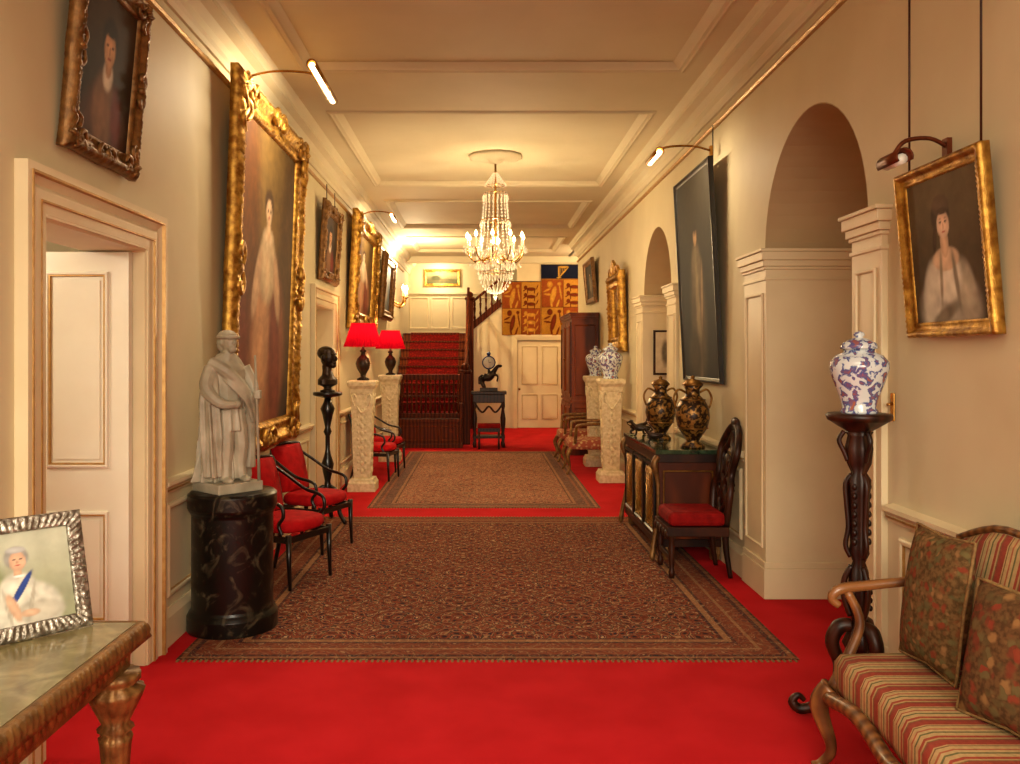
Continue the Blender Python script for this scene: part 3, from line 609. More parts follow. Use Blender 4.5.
# ------------------------------------------------------------ STATUE + PEDESTAL
SX,SY=-1.475,5.03
single(MB().lathe(crisp([(.26,0),(.26,.085),(.25,.10),(.238,.115),(.234,.13),(.234,.665),(.24,.68),(.25,.695),(.256,.71),(.256,.785),(.24,.80)]),BMARB,seg=64),'round_pedestal','black veined marble drum pedestal under the statue','pedestal',(SX,SY,0.006))
e=thing('marble_statue','grey-white marble statue of a cloaked figure holding a staff','statue',(SX-.03,SY,.806),48,scale=1.05)
m=MB(); m.box(-.14,.14,-.14,.14,0,.055,WMARB); m.obj('plinth',e,bevel=.006)
m=MB()
for s_ in (-1,1):
    m.tube(cm([(s_*.035,-.03,.45),(s_*.045,-.06,.27),(s_*.045,-.05,.16),(s_*.05,-.06,.07)],5),[.05,.042,.034,.032],WMARB)
    m.ball((s_*.055,-.09,.068),(.026,.05,.02),WMARB)
def ring(cx,cy,z,rx,ry,fold,ph=0,n=72,fr=8):
    out=[]
    for k in range(n):
        a=2*pi*k/n; q=1+fold*sin(fr*a+ph)+fold*.5*sin(3*a+ph*2)+fold*.35*sin((fr*2+1)*a-ph)
        out.append((cx+rx*cos(a)*q,cy+ry*sin(a)*q,z))
    return out
m.loft([ring(0,-.02,.34,.095,.075,.12,fr=12),ring(0,-.02,.42,.085,.065,.09,fr=12),ring(0,-.02,.5,.07,.055,.02),ring(0,-.02,.6,.088,.06,.03),ring(0,-.01,.68,.1,.055,0),ring(0,0,.72,.07,.045,0),ring(0,0,.75,.033,.033,0),ring(0,-.005,.79,.03,.03,0)],WMARB)
m.loft([ring(.0,.05,.055,.16,.085,.19,0,fr=11),ring(.0,.045,.14,.15,.08,.20,.3,fr=11),ring(.0,.045,.25,.142,.078,.19,.8,fr=11),ring(.01,.04,.38,.14,.08,.17,1.2,fr=11),ring(.0,.03,.50,.14,.08,.14,1.5,fr=11),ring(0,.02,.62,.13,.07,.10,2,fr=11),ring(0,.02,.69,.115,.065,.07,2,fr=11),ring(0,.015,.735,.085,.055,.04,2,fr=11),ring(0,.01,.77,.05,.045,0)],WMARB)
m.loft([ring(-.11,-.03,.09,.05,.055,.24,1,fr=6),ring(-.12,-.03,.3,.05,.055,.24,2,fr=6),ring(-.125,-.02,.5,.05,.05,.18,2.5,fr=6),ring(-.11,0,.66,.045,.045,.05,fr=6)],WMARB)
m.tube(cm([(-.11,.0,.72),(-.05,-.07,.67),(.04,-.085,.58),(.11,-.06,.46),(.13,-.02,.3),(.13,-.01,.12)],5),[.035,.035,.032,.03,.035,.04],WMARB)
for q in range(4): m.tube(cm([(-.1+.012*q,-.03,.71-.02*q),(-.04,-.09,.655-.02*q),(.05,-.105,.56-.02*q),(.12,-.07,.44-.02*q)],5),.009,WMARB)
m.ball((0,-.012,.835),(.042,.05,.056),WMARB); m.ball((0,-.064,.83),(.009,.014,.014),WMARB); m.ball((0,-.048,.795),(.026,.024,.024),WMARB)
m.ball((0,.005,.868),(.054,.058,.036),WMARB); m.ball((0,.03,.825),(.048,.038,.055),WMARB)
m.tube([(.055*cos(2*pi*q/16),-.005+.062*sin(2*pi*q/16),.862) for q in range(17)],.010,WMARB)
for s_ in (-1,1): m.ball((s_*.017,-.055,.85),(.011,.008,.005),WMARB); m.ball((s_*.044,0,.832),(.008,.012,.016),WMARB)
m.tube(cm([(.1,-.0,.69),(.14,-.02,.6),(.135,-.06,.5),(.10,-.13,.53)],5),[.042,.038,.03,.022],WMARB)
m.ball((.095,-.145,.54),(.022,.024,.026),WMARB)
m.tube(cm([(-.1,-.0,.69),(-.15,-.03,.58),(-.11,-.1,.5),(-.03,-.12,.49)],5),[.042,.038,.03,.02],WMARB)
m.ball((-.015,-.12,.49),(.028,.02,.022),WMARB)
for i in range(4): m.tube([(.075,-.15,.523+i*.012),(.095,-.172,.523+i*.012),(.115,-.155,.523+i*.012)],.0075,WMARB)
m.obj('figure',e,remesh=.0042)
MB().tube([(.12,-.13,.055),(.085,-.158,.55),(.07,-.165,.76)],[.009,.008,.006],WMARB).obj('staff',e)

def torchere(loc,h,label,mat,topr,base,name='torchere'):
    e=thing(name,label,'torchere',loc)
    m=MB(); m.lathe([(.01,h-.06),(.05,h-.055),(topr*.8,h-.04),(topr,h-.03),(topr,h-.005),(topr*.94,h)],mat); m.obj('top',e)
    m=MB(); m.lathe([(.035,.28),(.06,.3),(.035,.34),(.028,.4),(.05,.5),(.06,.56),(.035,.64),(.022,.7),(.022,h-.42),(.04,h-.38),(.025,h-.34),(.05,h-.22),(.07,h-.16),(.04,h-.1),(.03,h-.055)],mat); m.obj('shaft',e)
    for i in range(3):
        a=R(90+120*i); c,s_=cos(a),sin(a)
        MB().tube(cm([(c*q,s_*q,z) for q,z in ((.03,.34),(.10,.30),(.13,.2),(base*.75,.1),(base,.03),(base*1.1,.02))],5),[.03,.03,.025,.02,.022,.02],mat).obj('foot',e)
    return e
torchere((-1.48,8.15,0.006),1.25,'slender ebonised torchere carrying the bronze bust',BLACK,.14,.2)
e=thing('bronze_bust','dark bronze bust of a head on a small socle','sculpture',(-1.48,8.15,1.256),62,scale=1.2)
m=MB(); m.lathe([(.06,0),(.06,.012),(.035,.02),(.03,.035),(.045,.045)],BRONZE)
m.obj('socle',e)
m=MB(); m.loft([ring(0,0,.045,.05,.045,0),ring(0,0,.06,.10,.06,0),ring(0,0,.10,.10,.06,0),ring(0,0,.135,.05,.045,0),ring(0,.005,.17,.036,.038,0),ring(0,.008,.21,.036,.04,0)],BRONZE)
m.ball((0,-.008,.275),(.058,.068,.085),BRONZE); m.ball((0,-.078,.265),(.011,.022,.022),BRONZE); m.ball((0,-.052,.212),(.03,.03,.024),BRONZE); m.ball((0,.022,.31),(.062,.072,.056),BRONZE)
m.ball((0,-.072,.232),(.020,.012,.007),BRONZE); m.ball((0,-.066,.303),(.040,.012,.008),BRONZE)
for s_ in (-1,1): m.ball((s_*.06,0,.27),(.010,.018,.026),BRONZE)
m.obj('head',e,remesh=.004)

# ------------------------------------------------------------ PEDESTALS, LAMPS, VASES
def pedestal(loc,label,h=1.31):
    e=thing('carved_pedestal',label,'pedestal',loc,group='cream carved pedestals')
    m=MB(); m.sq([(.165,0),(.165,.1),(.15,.12),(.14,.15)],STONE); m.obj('base',e,bevel=.006)
    m=MB(); m.sq([(.095,.15),(.1,.22),(.125,h-.25),(.12,h-.16)],STONE)
    for k_ in range(4):
        m.M=Matrix.Rotation(R(90*k_),4,'Z')
        for i in range(9):
            z=.24+i*(h-.60)/8; rr=.1+.022*(z/h)
            m.ball((0,-rr,z),(.022,.014,.034),STONE,10,6)
            for s_ in (-1,1): m.ball((s_*.045,-rr,z+.02),(.016,.011,.020),STONE,8,5)
        for s_ in (-1,1): m.tube(cm([(s_*.085,-.12,h-.3),(s_*.115,-.128,h-.22),(s_*.09,-.128,h-.16),(s_*.07,-.122,h-.2)],4),.013,STONE,6)
        m.tube(cm([(-.06,-.115,h-.3),(0,-.128,h-.38),(.06,-.115,h-.3)],4),.012,STONE,6)
    m.M=Matrix.Identity(4); m.obj('shaft',e)
    m=MB(); m.sq([(.13,h-.16),(.14,h-.1),(.165,h-.06),(.17,h-.02),(.16,h)],STONE); m.obj('capital',e,bevel=.004)
    return e
p=pedestal((-1.42,10.15,0),'cream carved tapering pedestal under a red-shaded lamp')
dup(p,(-1.40,13.0,0)); dup(p,(1.64,10.85,0),label='cream carved tapering pedestal under a blue and white vase'); dup(p,(1.66,12.42,0),label='cream carved tapering pedestal under a blue and white vase')
def lamp(loc):
    e=thing('table_lamp','table lamp with pleated red silk shade and bronze urn base','lamp',loc,group='red-shaded lamps')
    m=MB(); m.lathe([(.075,0),(.075,.02),(.03,.04),(.035,.07),(.075,.14),(.09,.2),(.07,.26),(.03,.3),(.025,.33),(.045,.35),(.02,.37),(.012,.42)],BRONZE); m.obj('base',e)
    n=60
    outer=[[(r*(1+.035*(k_%2))*cos(2*pi*k_/n),r*(1+.035*(k_%2))*sin(2*pi*k_/n),z) for k_ in range(n)] for r,z in ((.225,.40),(.215,.43),(.14,.66),(.14,.68))]
    m=MB(); m.loft(outer,SHADE,False,False); m.obj('shade',e)
    m=MB(); m.ball((0,0,.5),(.03,.03,.04),BULB); m.obj('bulb',e)
    l=bpy.data.lights.new('lamp','POINT'); l.energy=20; l.color=(1,.72,.38); l.shadow_soft_size=.03; o=bpy.data.objects.new('lamp_light',l); COL.objects.link(o); o.parent=e; o.location=(0,0,.56)
    return e
l1=lamp((-1.42,10.15,1.31)); dup(l1,(-1.40,13.0,1.31))
def jar(loc,h,label,group=None):
    e=thing('porcelain_jar',label,'vase',loc,group=group); r=h*.34
    MB().lathe([(r*.62,0),(r*.64,h*.03),(r*.56,h*.07),(r*.66,h*.2),(r*.86,h*.38),(r,h*.54),(r*.99,h*.62),(r*.8,h*.70),(r*.52,h*.74),(r*.52,h*.78)],BWHITE,seg=32).obj('body',e)
    MB().lathe([(r*.62,h*.78),(r*.64,h*.80),(r*.58,h*.85),(r*.3,h*.9),(r*.12,h*.92),(r*.2,h*.95),(r*.16,h*.98),(0,h)],BWHITE).obj('lid',e)
    return e
jar((1.64,10.85,1.31),.46,'blue and white lidded porcelain jar on a carved pedestal'); jar((1.66,12.42,1.31),.44,'blue and white lidded porcelain jar on a carved pedestal')

e=thing('carved_torchere','dark carved wood torchere with scrolled tripod feet','torchere',(1.65,3.72,0),10)
h=1.35
m=MB(); m.lathe([(.03,h-.09),(.05,h-.08),(.09,h-.055),(.12,h-.035),(.13,h-.03),(.138,h-.008),(.128,h)],DWOOD,fn=lambda a,z:1+.02*sin(a*12)); m.obj('top',e)
m=MB(); m.lathe([(.045,.30),(.066,.34),(.04,.4),(.026,.44),(.036,.48),(.045,.56),(.036,.66),(.024,.7),(.04,.74),(.034,.78),(.038,.9),(.042,1.0),(.047,1.06),(.03,1.09),(.047,1.13),(.054,1.2),(.044,1.25),(.054,1.27)],DWOOD,seg=30,fn=lambda a,z:1+.10*sin(a*6)); m.obj('shaft',e)
m=MB()
for i in range(3):
    a=R(30+120*i);c,s_=cos(a),sin(a)
    for pts,rr in ((((.06,1.27),(.08,1.23),(.06,1.18),(.045,1.14)),.011),(((.03,1.08),(.054,1.04),(.05,.95),(.043,.85),(.054,.77),(.034,.72)),.011),(((.03,.68),(.058,.62),(.06,.54),(.034,.46)),.013)):
        m.tube(cm([(c*q,s_*q,z) for q,z in pts],4),rr,DWOOD,7)
    for q in range(7): m.ball((.040*cos(a+1.05),.040*sin(a+1.05),.79+q*.04),(.011,.011,.016),DWOOD,8,5)
    for q in range(4): m.ball((.046*cos(a+1.05),.046*sin(a+1.05),.5+q*.035),(.010,.010,.014),DWOOD,8,5)
m.obj('scroll_carving',e)
for i in range(3):
    a=R(155+120*i);c,s_=cos(a),sin(a)
    MB().tube(cm([(c*q,s_*q,z) for q,z in ((.03,.42),(.08,.41),(.11,.34),(.08,.24),(.10,.14),(.17,.06),(.24,.03),(.275,.06),(.25,.09),(.225,.07))],5),[.03,.034,.03,.026,.026,.025,.024,.02,.014,.01],DWOOD).obj('foot',e)
jar((1.65,3.72,1.35),.36,'blue, white and rust lidded porcelain jar on the torchere')

# ------------------------------------------------------------ COMMODE + ORNAMENTS
e=thing('commode','mahogany commode with green marble top and brass grille doors','cabinet',(1.875,7.38,0.006),-90)
W,Dp,H=1.5,.52,.86
m=MB(); m.box(-W/2+.03,W/2-.03,-Dp+.03,0,.12,H-.05,RWOOD); m.box(-W/2+.01,W/2-.01,-Dp+.01,0,.10,.16,DWOOD); m.box(-W/2+.01,W/2-.01,-Dp+.01,0,H-.10,H-.03,DWOOD)
for s_ in (-1,1):
    m.M=TR((s_*(W/2-.03),-Dp/2,.2),90*s_); m.frame(Dp-.12,H-.36,[(0,0),(.003,.01),(.012,.012),(.018,0)],BRASSD); m.M=Matrix.Identity(4)
m.obj('body',e,bevel=.004)
m=MB(); m.box(-W/2,W/2,-Dp,0,H-.035,H,GMARB); m.obj('marble_top',e,bevel=.006)
for i in range(3):
    w=.42;x0=-W/2+.08+i*.46
    d_=MB(); d_.box(x0,x0+w,-Dp+.015,-Dp+.03,.18,H-.12,DARKG); d_.M=TR((x0+w/2,-Dp+.015,.18)); d_.frame(w,H-.30,[(0,0),(0,.015),(.02,.02),(.03,.01),(.03,0)],BLACK); d_.M=Matrix.Identity(4)
    do=d_.obj('door',e)
    g=MB(); 
    for q in range(-9,7):
        a0=x0+.03+q*.06; z0=.21
        pts=[]
        for t in range(0,25):
            x=a0+t*.03; z=z0+t*.03
            if x0+.03<=x<=x0+w-.03 and z<=H-.15: pts.append((x,-Dp+.008,z))
        if len(pts)>1:
            g.tube([pts[0],pts[-1]],.0035,BRASS,4)
            g.tube([(2*x0+w-x,y,z) for x,y,z in (pts[0],pts[-1])],.0035,BRASS,4)
    g.obj('grille',do)
for s_ in (-1,1):
    x=s_*(W/2-.02)
    mt=MB().tube(cm([(x,-Dp+.02,H-.05),(x+s_*.01,-Dp-.01,H-.12),(x,-Dp+.02,H-.25),(x,-Dp+.02,.35),(x+s_*.01,-Dp-.01,.15),(x+s_*.02,-Dp-.03,.03),(x+s_*.02,-Dp-.04,.012)],6),[.024,.028,.016,.012,.02,.024,.012],GOLDD); mt.obj('corner_mount',e)
    MB().sq([(.03,0),(.035,.05),(.03,.11)],GOLDD,(x*.97,-.05,0)).obj('foot',e); MB().sq([(.03,0),(.035,.05),(.03,.11)],GOLDD,(x*.95,-Dp+.07,0)).obj('foot',e)
def gvase(loc,h,label):
    e=thing('gilded_vase',label,'vase',loc); r=h*.235
    MB().lathe([(r*.7,0),(r*.72,h*.03),(r*.36,h*.09),(r*.45,h*.13),(r*.85,h*.27),(r,h*.42),(r*.96,h*.54),(r*.7,h*.66),(r*.42,h*.72),(r*.40,h*.8),(r*.6,h*.86)],GVASE,seg=32).obj('body',e)
    MB().lathe([(r*.62,h*.86),(r*.6,h*.88),(r*.4,h*.93),(r*.1,h*.95),(r*.14,h*.98),(0,h)],BRASSD).obj('lid',e)
    for s_ in (-1,1): MB().tube(cm([(s_*r*.40,0,h*.76),(s_*r*.85,0,h*.80),(s_*r*1.12,0,h*.68),(s_*r*.96,0,h*.54)],5),h*.016,BRASSD).obj('handle',e)
    m=MB()
    for zz,q in ((.27,.87),(.66,.72)): m.tube([(r*q*cos(2*pi*t/28),r*q*sin(2*pi*t/28),h*zz) for t in range(29)],h*.010,BRASSD,6)
    m.obj('band_mounts',e)
    return e
gvase((1.69,6.82,.866),.58,'large bronze and gold covered urn with brass handles'); gvase((1.575,7.50,.866),.56,'bronze and gold covered urn behind its larger pair')
def dog(loc,rz,label,s=1.0):
    m=MB(); B=BRONZE
    m.loft([[(x,y,z) for x,y,z in [(.0+ry*cos(2*pi*k_/14),yy,zz+rz_*sin(2*pi*k_/14)) for k_ in range(14)]] for yy,zz,ry,rz_ in ((.10,.10,.018,.02),(.07,.10,.03,.034),(.02,.098,.028,.03),(-.04,.10,.036,.042),(-.08,.11,.032,.04),(-.10,.13,.02,.025))],B)
    m.tube(cm([(0,-.08,.12),(0,-.115,.155),(0,-.125,.17)],4),[.026,.02,.02],B); m.ball((0,-.13,.178),(.021,.026,.022),B); m.tube([(0,-.14,.175),(0,-.18,.165)],[.015,.009],B)
    for s_ in (-1,1):
        m.ball((s_*.02,-.12,.178),(.006,.012,.02),B,8,6)
        m.tube(cm([(s_*.02,-.07,.09),(s_*.02,-.065,.05),(s_*.02,-.075,.012)],4),[.014,.009,.009],B); m.ball((s_*.02,-.083,.01),(.011,.018,.01),B,8,6)
        m.tube(cm([(s_*.02,.08,.1),(s_*.022,.06,.065),(s_*.022,.095,.04),(s_*.022,.085,.01)],4),[.022,.014,.008,.009],B); m.ball((s_*.022,.076,.01),(.011,.018,.01),B,8,6)
    m.tube(cm([(0,.1,.11),(0,.135,.13),(0,.15,.165)],4),[.008,.004],B)
    for v in m.v: v*=s
    return single(m,'bronze_dog',label,'figurine',loc,rz,remesh=.004*s)
for loc,rz,s in (((1.46,7.76,.867),250,.75),((1.46,7.95,.867),100,.75),((1.64,7.95,.867),60,.7),((1.46,7.16,.867),250,.65)): dog(loc,rz,'small dark bronze dog standing on the commode',s)

# ------------------------------------------------------------ SOFA
e=thing('sofa','antique carved settee upholstered in red and gold stripes','sofa',(1.85,2.48,0),-90)
W=1.62
m=MB(); rings=[]
for z,s_ in ((.33,.99),(.36,1),(.43,1),(.465,.97),(.475,.9)):
    pts=[]
    for i in range(13):
        u=-1+2*i/12; x=u*(W/2-.03)*s_; y=-.54*s_+.06*u*u*u*u-.02*cos(u*pi*2)
        pts.append((x,y,z))
    pts+=[(W/2-.03,-.08,z),(-(W/2-.03),-.08,z)]
    rings.append(pts)
m.loft(rings,STRIPE); m.obj('seat',e)
m=MB(); P_=[]
for i in range(25):
    u=-1+2*i/24; P_.append((u*(W/2-.01),-.555+.06*u**4-.02*cos(u*pi*2),.315+.02*cos(u*pi*3)))
m.tube(P_,.028,LWOOD,8)
m.box(-W/2+.02,W/2-.02,-.10,-.05,.26,.34,LWOOD); m.box(-W/2,-W/2+.05,-.5,-.06,.28,.34,LWOOD); m.box(W/2-.05,W/2,-.5,-.06,.28,.34,LWOOD)
m.obj('seat_rail',e)
m=MB(); rings=[]
for i in range(21):
    u=-1+2*i/20; x=u*(W/2-.1); top=1.0-.08*abs(u)**3+.01*cos(u*pi*3)
    rings.append([(x,-.13,.47),(x,-.15,.6),(x,-.12,.8),(x,-.08,top-.03),(x,-.06,top),(x,-.03,top-.02),(x,-.05,.7),(x,-.07,.47)])
m.loft(rings,STRIPE); m.obj('backrest',e)
m=MB(); P_=[(-(W/2-.06),-.07,.32),(-(W/2-.07),-.06,.7)]+[((-1+2*i/20)*(W/2-.08),-.045,1.01-.08*abs(-1+2*i/20)**3+.01*cos((-1+2*i/20)*pi*3)) for i in range(21)]+[((W/2-.07),-.06,.7),((W/2-.06),-.07,.32)]
m.tube(P_,.014,LWOOD,8); m.obj('back_frame',e)
for s_ in (-1,1):
    x=s_*(W/2-.03)
    m=MB(); m.tube(cm([(x*.96,-.07,.74),(x,-.2,.735),(x+s_*.02,-.36,.715),(x+s_*.02,-.47,.70),(x+s_*.02,-.50,.665),(x+s_*.01,-.475,.64)],5),[.016,.018,.02,.022,.018,.014],LWOOD); m.tube(cm([(x+s_*.02,-.44,.69),(x,-.40,.58),(x,-.44,.46),(x,-.50,.33)],5),[.017,.017,.02,.026],LWOOD); m.obj('armrest',e)
    MB().tube(cm([(x,-.51,.33),(x+s_*.02,-.55,.25),(x,-.51,.1),(x+s_*.02,-.54,.03),(x+s_*.02,-.57,.015)],5),[.042,.036,.02,.018,.022],LWOOD).obj('leg',e)
    MB().tube(cm([(x*.97,-.07,.3),(x*.97,-.06,.15),(x*.98,-.02,.01)],5),[.03,.02],LWOOD).obj('leg',e)
MB().tube(cm([(0,-.56,.33),(0,-.6,.25),(0,-.56,.1),(0,-.6,.015)],5),[.04,.035,.02,.02],LWOOD).obj('leg',e)
def cushion(loc,rz,rx,w,h,mat,label,th=.065):
    e=thing('cushion',label,'cushion',loc,rz,rx)
    m=MB(); n=16; V=[];F=[]
    for side in (-1,1):
        for i in range(n+1):
            for j in range(n+1):
                u=-1+2*i/n;v=-1+2*j/n; b=((1-u*u)*(1-v*v))**.42; pin=1-.07*(1-abs(u*v))*(max(abs(u),abs(v))**4)
                V.append((u*w/2*pin,side*th*b,h/2+v*h/2*pin))
    for sd in range(2):
        o=sd*(n+1)**2
        for i in range(n):
            for j in range(n):
                a=o+i*(n+1)+j; F.append((a,a+n+1,a+n+2,a+1))
    m.add(V,F,mat,True); m.obj('cover',e,norm=False)
    b=MB(); P_=[]
    for u,v in [(-1+.125*i,-1) for i in range(16)]+[(1,-1+.125*i) for i in range(16)]+[(1-.125*i,1) for i in range(16)]+[(-1,1-.125*i) for i in range(17)]:
        pin=1-.07*(1-abs(u*v))*(max(abs(u),abs(v))**4); P_.append((u*w/2*pin,0,h/2+v*h/2*pin))
    b.tube(P_,.006,BRAID,6); b.obj('piping',e)
cushion((1.60,3.06,.478),-88,-8,.36,.49,CUSH,'tapestry cushion in faded green and red leaning on the sofa back')
cushion((1.56,2.53,.478),-74,-12,.36,.42,CUSH2,'darker floral tapestry cushion in rust and green on the seat')

# ------------------------------------------------------------ CONSOLE TABLE + PHOTO FRAME
e=thing('console_table','giltwood console table with marble top and carved gadrooned edge','table',(-1.735,1.88,0),90)
W,Dp,H=1.42,.73,.80
MB().box(-W/2+.035,W/2-.035,-Dp+.035,-.005,H-.05,H-.001,TMARB).obj('marble_top',e)
m=MB()
m.M=TR((0,0,H),0,90)
m.frame(W,Dp,[(.0,.052),(.002,.04),(.0,.028),(.004,.014),(.014,.002),(.03,.0),(.037,.004),(.037,.052)],GOLDD,lambda s,t,L,j,nj:((.005*abs(sin(s*pi/.026)) if j in(1,2,3) else 0),0),160,True)
m.M=Matrix.Identity(4)
o=m.obj('gadrooned_edge',e)
m=MB(); m.box(-W/2+.04,W/2-.04,-Dp+.05,-.02,H-.13,H-.052,GOLDD)
for i in range(36): m.ball((-W/2+.06+i*(W-.12)/35,-Dp+.05,H-.09),(.013,.008,.026),GOLDD,8,6)
for i in range(17): m.ball((W/2-.04,-Dp+.07+i*(Dp-.12)/16,H-.09),(.008,.013,.026),GOLDD,8,6)
m.obj('apron',e)
for x in (-W/2+.085,W/2-.085):
    for y in (-Dp+.075,-.085):
        MB().lathe([(.04,0),(.045,.03),(.028,.06),(.022,.1),(.03,.3),(.042,.46),(.046,.48),(.034,.49),(.05,.505),(.036,.52),(.054,.56),(.072,.60),(.078,.62),(.052,.632),(.066,.645),(.066,.668)],GOLDD,(x,y,0),60,lambda a,z:1+.07*abs(sin(a*6))).obj('leg',e)
lady2=painter((128,128,98),(176,176,156),[(.12,.3,.2,.4,0,(130,140,92),.3),(.5,.15,.36,.3,0,(204,198,182),.12),(.42,.36,.2,.2,0,(208,202,186),.15),(.62,.12,.25,.12,0,(180,172,156),.2),(.3,.2,.02,.2,10,(168,160,144),.4),(.55,.25,.02,.18,-14,(168,160,144),.4),(.45,.38,.035,.22,-35,(40,62,128),.15),(.36,.2,.05,.16,20,(196,158,130),.2),(.52,.12,.1,.04,0,(200,162,134),.2),(.43,.56,.04,.06,0,(200,160,130),.15),(.43,.72,.125,.12,0,(150,146,140),.15),(.44,.68,.085,.105,0,(206,164,136),.1),(.41,.70,.014,.009,0,(60,50,50),.4),(.475,.70,.014,.009,0,(60,50,50),.4),(.44,.67,.01,.02,0,(176,130,104),.4),(.44,.635,.026,.008,0,(160,50,50),.4),(.44,.52,.06,.012,0,(236,236,230),.3),(.43,.80,.10,.035,0,(170,168,166),.2)])
e=thing('photo_frame','silver photo frame with person in white dress and blue sash','photo frame',(-1.275,2.40,.801),47,-17)
MB().frame(.34,.345,[(0,0),(0,.014),(.006,.02),(.02,.022),(.034,.018),(.040,.02),(.044,.012),(.044,0)],SILVER,lambda s,t,L,j,nj:(0,.002*sin(s*300)) if 1<j<6 else (0,0),200).obj('frame',e)
m=MB(); m.canvas(-.13,.13,.04,.305,-.008,lady2,PHOTO,60,80); m.obj('photograph',e,norm=False)
MB().box(-.14,.14,-.006,.004,.01,.335,BLACK).obj('backing',e)
o=MB().box(-.03,.03,.0,.004,0,.24,BLACK).obj('easel_strut',e); o.location=(0,.065,.022); o.rotation_euler=(R(14),0,0)

e=thing('bell_push','small brass servants bell plate on the wall','wall fitting',(1.898,3.92,1.30),-90)
MB().box(-.018,.018,-.008,0,0,.13,BRASS).obj('plate',e,bevel=.003); MB().tube([(0,-.008,.08),(0,-.03,.075)],.007,BRASS).obj('lever',e)

# ------------------------------------------------------------ CHANDELIER
e=thing('chandelier','cut-crystal chandelier with lit candle bulbs','chandelier',(.15,9.5,ZP))
m=MB(); m.lathe([(.30,0),(.30,-.02),(.26,-.035),(.2,-.03),(.17,-.045),(.1,-.04),(.07,-.07),(.02,-.09)],CEIL,seg=32,fn=lambda a,z:1+.03*sin(a*12)); m.obj('ceiling_rose',e)
m=MB(); m.tube([(0,0,-.08),(0,0,-1.25)],.012,BRASS); m.lathe([(.02,-.9),(.05,-.95),(.03,-1.0),(.08,-1.06),(.1,-1.1),(.05,-1.16),(.02,-1.2)],CRYS); m.obj('stem',e)
for zz,rr in ((-.33,.10),(-.42,.13),(-.72,.16),(-1.18,.21),(-1.3,.185)):
    MB().tube([(rr*cos(2*pi*k_/24),rr*sin(2*pi*k_/24),zz) for k_ in range(25)],.005,BRASS,6).obj('ring',e)
m=MB()
for i in range(18):
    a=2*pi*i/18;c,s_=cos(a),sin(a)
    for k_ in range(7): t=k_/6; q=.03+.09*t; m.octa((c*q,s_*q,-.2-.13*t),.008,.011,CRYS)
    for k_ in range(20):
        t=k_/19; q=.13+.03*t+.05*t*t; m.octa((c*q,s_*q,-.42-.72*t),.0085,.017,CRYS)
    for k_ in range(10):
        t=k_/9; q=.21*cos(t*pi/2*.93); m.octa((c*q,s_*q,-1.2-.33*sin(t*pi/2)),.0085,.017,CRYS)
    m.octa((c*.14,s_*.14,-.47),.011,.035,CRYS); m.octa((c*.17,s_*.17,-.77),.011,.035,CRYS)
for i in range(18):
    a=2*pi*(i+.5)/18; m.octa((.185*cos(a),.185*sin(a),-1.35),.011,.04,CRYS); m.octa((.215*cos(a),.215*sin(a),-1.24),.011,.04,CRYS)
m.octa((0,0,-1.57),.025,.045,CRYS)
o=m.obj('crystal_strands',e); o['kind']='stuff'
for i in range(10):
    a=2*pi*i/10+.2;c,s_=cos(a),sin(a); q2=.32
    arm=MB().tube(cm([(c*q,s_*q,z) for q,z in ((.06,-1.1),(.14,-1.17),(.24,-1.18),(.30,-1.12),(q2,-1.04))],5),.008,BRASS,6)
    arm.lathe([(.012,-1.04),(.04,-1.03),(.045,-1.02),(.012,-1.015)],CRYS,(c*q2,s_*q2,0),12)
    for kk in range(6):
        b=2*pi*kk/6; arm.octa((c*q2+.042*cos(b),s_*q2+.042*sin(b),-1.065),.008,.03,CRYS)
    for kk in range(4): arm.octa((c*(.14+.05*kk),s_*(.14+.05*kk),-1.22-.02*sin(kk)),.009,.03,CRYS)
    arm.obj('arm',e)
    MB().tube([(c*q2,s_*q2,-1.02),(c*q2,s_*q2,-.93)],.010,WAX,8).obj('candle',e)
    MB().lathe([(.004,0),(.017,.02),(.015,.04),(.002,.07)],BULB,(c*q2,s_*q2,-.93),8).obj('bulb',e)

def sconce(loc,rz,label):
    e=thing('wall_sconce',label,'wall light',loc,rz,scale=1.5)
    m=MB(); m.ball((0,-.02,0),(.06,.02,.14),BRASS); m.obj('backplate',e)
    for s_ in (-1,0,1):
        m=MB().tube(cm([(0,-.03,-.05),(s_*.07,-.1,-.1),(s_*.14,-.16,-.04),(s_*.15,-.17,.02)] if s_ else [(0,-.03,-.02),(0,-.12,-.06),(0,-.2,.02)],5),.01,BRASS); x,y=(s_*.15,-.17) if s_ else (0,-.2)
        m.lathe([(.01,.02),(.035,.03),(.012,.035)],BRASS,(x,y,0),10); m.obj('arm',e)
        MB().tube([(x,y,.035),(x,y,.11)],.011,WAX).obj('candle',e); MB().lathe([(.004,0),(.018,.02),(.016,.04),(.002,.075)],BULB,(x,y,.11),8).obj('bulb',e)
    return e
sconce((XL+.005,16.3,2.68),90,'brass three-arm wall sconce with glowing candle bulbs')

